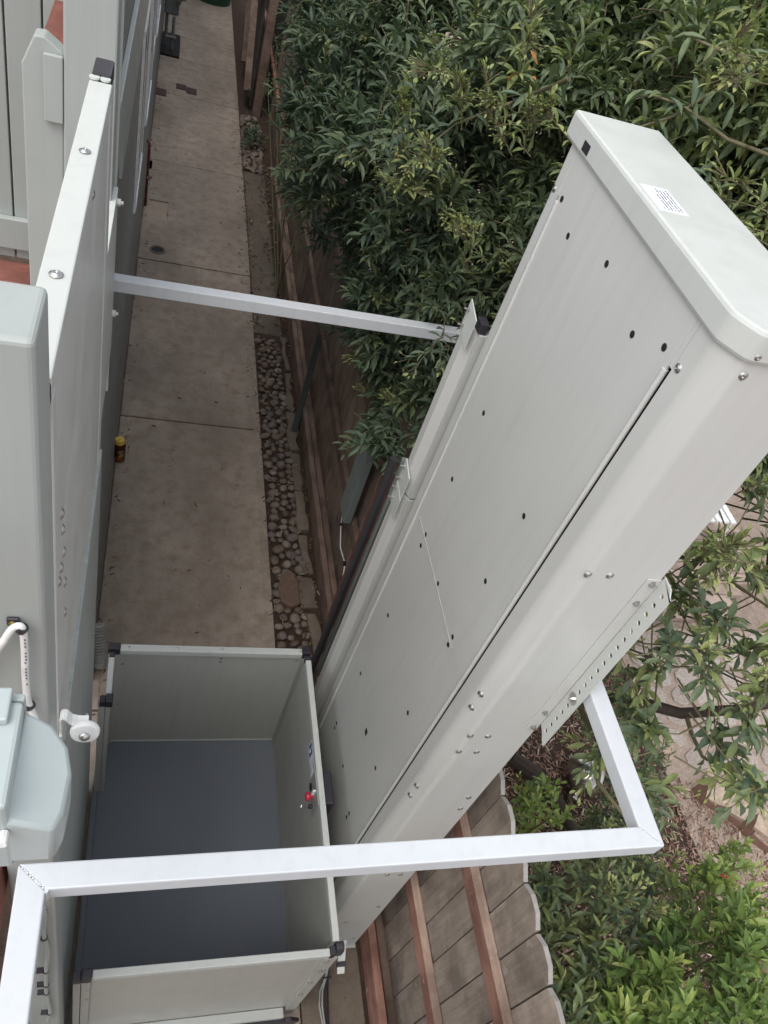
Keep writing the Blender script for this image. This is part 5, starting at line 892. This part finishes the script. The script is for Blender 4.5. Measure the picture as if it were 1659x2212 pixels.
def shrub(name, loc, label, cat, m, wr, leafL, pts, nsh, nl, tint, stemm='stem', whorl=.95, group=None, L=(.14, .26), buds=0, keep=300):
    t = thing(name, loc, label, cat, group); P = Plant(wr, m); tint0 = tint; base = Vector(loc)
    for i, c in enumerate(pts):
        tint = tint0+random.gauss(0, .09); c = Vector(c); mid = base.lerp(c, .55)+Vector((random.gauss(0, .03), random.gauss(0, .03), .05))
        obj('stem', MB().tube([base+Vector((random.gauss(0, .03), random.gauss(0, .03), 0)), mid, c], [.008, .006, .004], 6), stemm, t, smooth=True)
        for k in range(nsh):
            d = (rd()*.75+Vector((0, 0, .8))+(c-base)*.3).normalized(); l = random.uniform(*L)
            P.shoot(c-d*l*.5+rd()*.06, d, l, nl+random.randint(-2, 2), leafL*random.uniform(.85, 1.15), tint+random.gauss(0, .07), bend=.1, spread=whorl, buds=buds if random.random() < .5 else 0)
    P.build(t, keep); return t
shrub('bright_shrub', (1.86, .42, 0), 'vivid green bush with whorls of pointed leaves in the lower right corner', 'shrub', 'brightleaf', .28, .078,
      [(1.8, .33, 1.85), (1.77, .42, 1.72), (1.94, .44, 1.86), (1.68, .27, 1.88), (1.64, .33, 1.73), (2.02, .54, 1.81), (1.9, .30, 1.93), (1.69, .43, 1.54), (1.96, .60, 1.51), (1.85, .5, 1.5), (2.1, .4, 1.6), (1.75, .3, 1.4), (2.0, .3, 1.5), (1.97, .49, 1.95), (1.91, .38, 2.0), (1.92, .56, 1.65), (1.74, .48, 1.65), (1.58, .32, 1.75), (2.15, .5, 1.75), (2.2, .38, 1.8)], 7, 12, .62)
shrub('lance_leaf_shrub', (1.66, .62, 0), 'darker green shrub with long lance leaves just beyond the dog-eared fence pickets', 'shrub', 'leaf', .26, .085,
      [(1.64, .81, 1.34), (1.56, .68, 1.37), (1.55, .55, 1.46), (1.53, .44, 1.54), (1.51, .36, 1.63), (1.64, .51, 1.5), (1.77, .58, 1.48), (1.72, .71, 1.35), (1.55, .6, 1.1), (1.6, .4, 1.2), (1.52, .28, 1.4), (1.7, .9, 1.2)], 6, 12, .66)
shrub('spoon_leaf_shrub', (2.3, .78, 0), 'yellow-green shrub with rounded spoon leaves below the sandstone edging', 'shrub', 'brightleaf', .42, .055,
      [(2.2, .77, 1.68), (2.18, .67, 1.77), (2.15, .75, 1.63), (2.32, .81, 1.66), (2.25, .7, 1.4), (2.4, .72, 1.5)], 5, 12, .70)
BPTS = [(2.08, 0.84, 1.37), (1.99, 0.68, 1.51), (2.08, 0.95, 1.27), (1.85, 0.61, 1.52), (2.1, 1.07, 1.2), (2.16, 0.8, 1.42), (2.05, 0.67, 1.55)]
shrub('budding_shrub', (1.85, .8, 0), 'airy shrub with pale green bud clusters below the corner of the white frame', 'shrub', 'leaf', .33, .06,
      [(1.75, .86, 1.54), (1.75, .76, 1.63), (1.81, .72, 1.66), (1.72, .68, 1.59), (1.9, .8, 1.4), (1.8, .9, 1.3)]+BPTS, 5, 10, .62, buds=9)
shrub('small_bright_shrub', (1.95, 1.34, 0), 'small bright green bush growing in the mulch inside the white frame corner', 'shrub', 'brightleaf', .42, .05,
      [(1.92, 1.36, 1.05), (1.96, 1.26, 1.03), (1.86, 1.28, .98), (1.93, 1.40, .95), (1.98, 1.3, .8)], 5, 10, .74)
shrub('lime_shrub', (1.9, .88, 0), 'low lime green seedling in the mulch below the cross bar', 'plant', 'brightleaf', .42, .05,
      [(1.85, .89, .80), (1.93, .85, .82), (1.9, .9, .7)], 4, 9, .84)
shrub('grey_green_shrub', (2.75, 1.35, 0), 'tangled grey-green shrub between the globe and the sandstone edging', 'shrub', 'leaf', .26, .06,
      [(2.5, 1.42, .5), (2.7, 1.3, .6), (2.85, 1.45, .55), (2.6, 1.15, .6), (2.95, 1.6, .5), (3.05, 1.75, .55), (2.8, 1.6, .7), (2.45, 1.2, .8), (2.47, 1.12, .85), (2.52, 1.34, .7), (2.34, .91, 1.05), (2.57, 1.52, .7), (2.65, 1.3, .8), (2.26, .93, 1.0), (2.59, 1.9, .7), (2.41, 1.05, .9), (2.3, 1.1, .6)], 7, 13, .60)
shrub('wispy_flowering_plant', (1.22, 7.0, 0), 'wispy fine-leaved plant with tiny white flowers leaning over the walkway edge', 'plant', 'leaf', .3, .03,
      [(1.2, 6.6, .8), (1.15, 7.2, .8), (1.2, 8.0, .7), (1.2, 9.0, .9), (1.15, 10.4, .8), (1.25, 11.0, 1.0)], 7, 16, .55, L=(.25, .5), keep=120)
wd = shrub('gravel_weeds', (1.07, 10.4, 0), 'small green weeds sprouting through the far bed of pebbles', 'weeds', 'leaf', .3, .09,
      [(1.05, 10.3, .08), (1.1, 10.7, .08), (1.02, 10.6, .07), (1.12, 10.45, .08)], 4, 9, .5, keep=100)
rf = thing('red_flowers', (2.35, .75, 0), 'tiny red flowers on thin stems among the spoon-leaved shrub', 'flowers')
for (x, y, z) in ((2.16, .74, 1.76), (2.13, .70, 1.60), (2.15, .62, 1.56)):
    for k in range(4): obj('petal', MB().lathe([(.001, 0), (.006, .0025), (.002, .005)], (x+random.gauss(0, .01), y+random.gauss(0, .01), z+random.gauss(0, .008)), axis=tuple(rd()), seg=6), 'flower', rf)
    obj('flower_stem', MB().tube([(2.3, .76, .9), (x+.05, y+.02, z-.3), (x, y, z)], .002, 5), 'stem', rf)
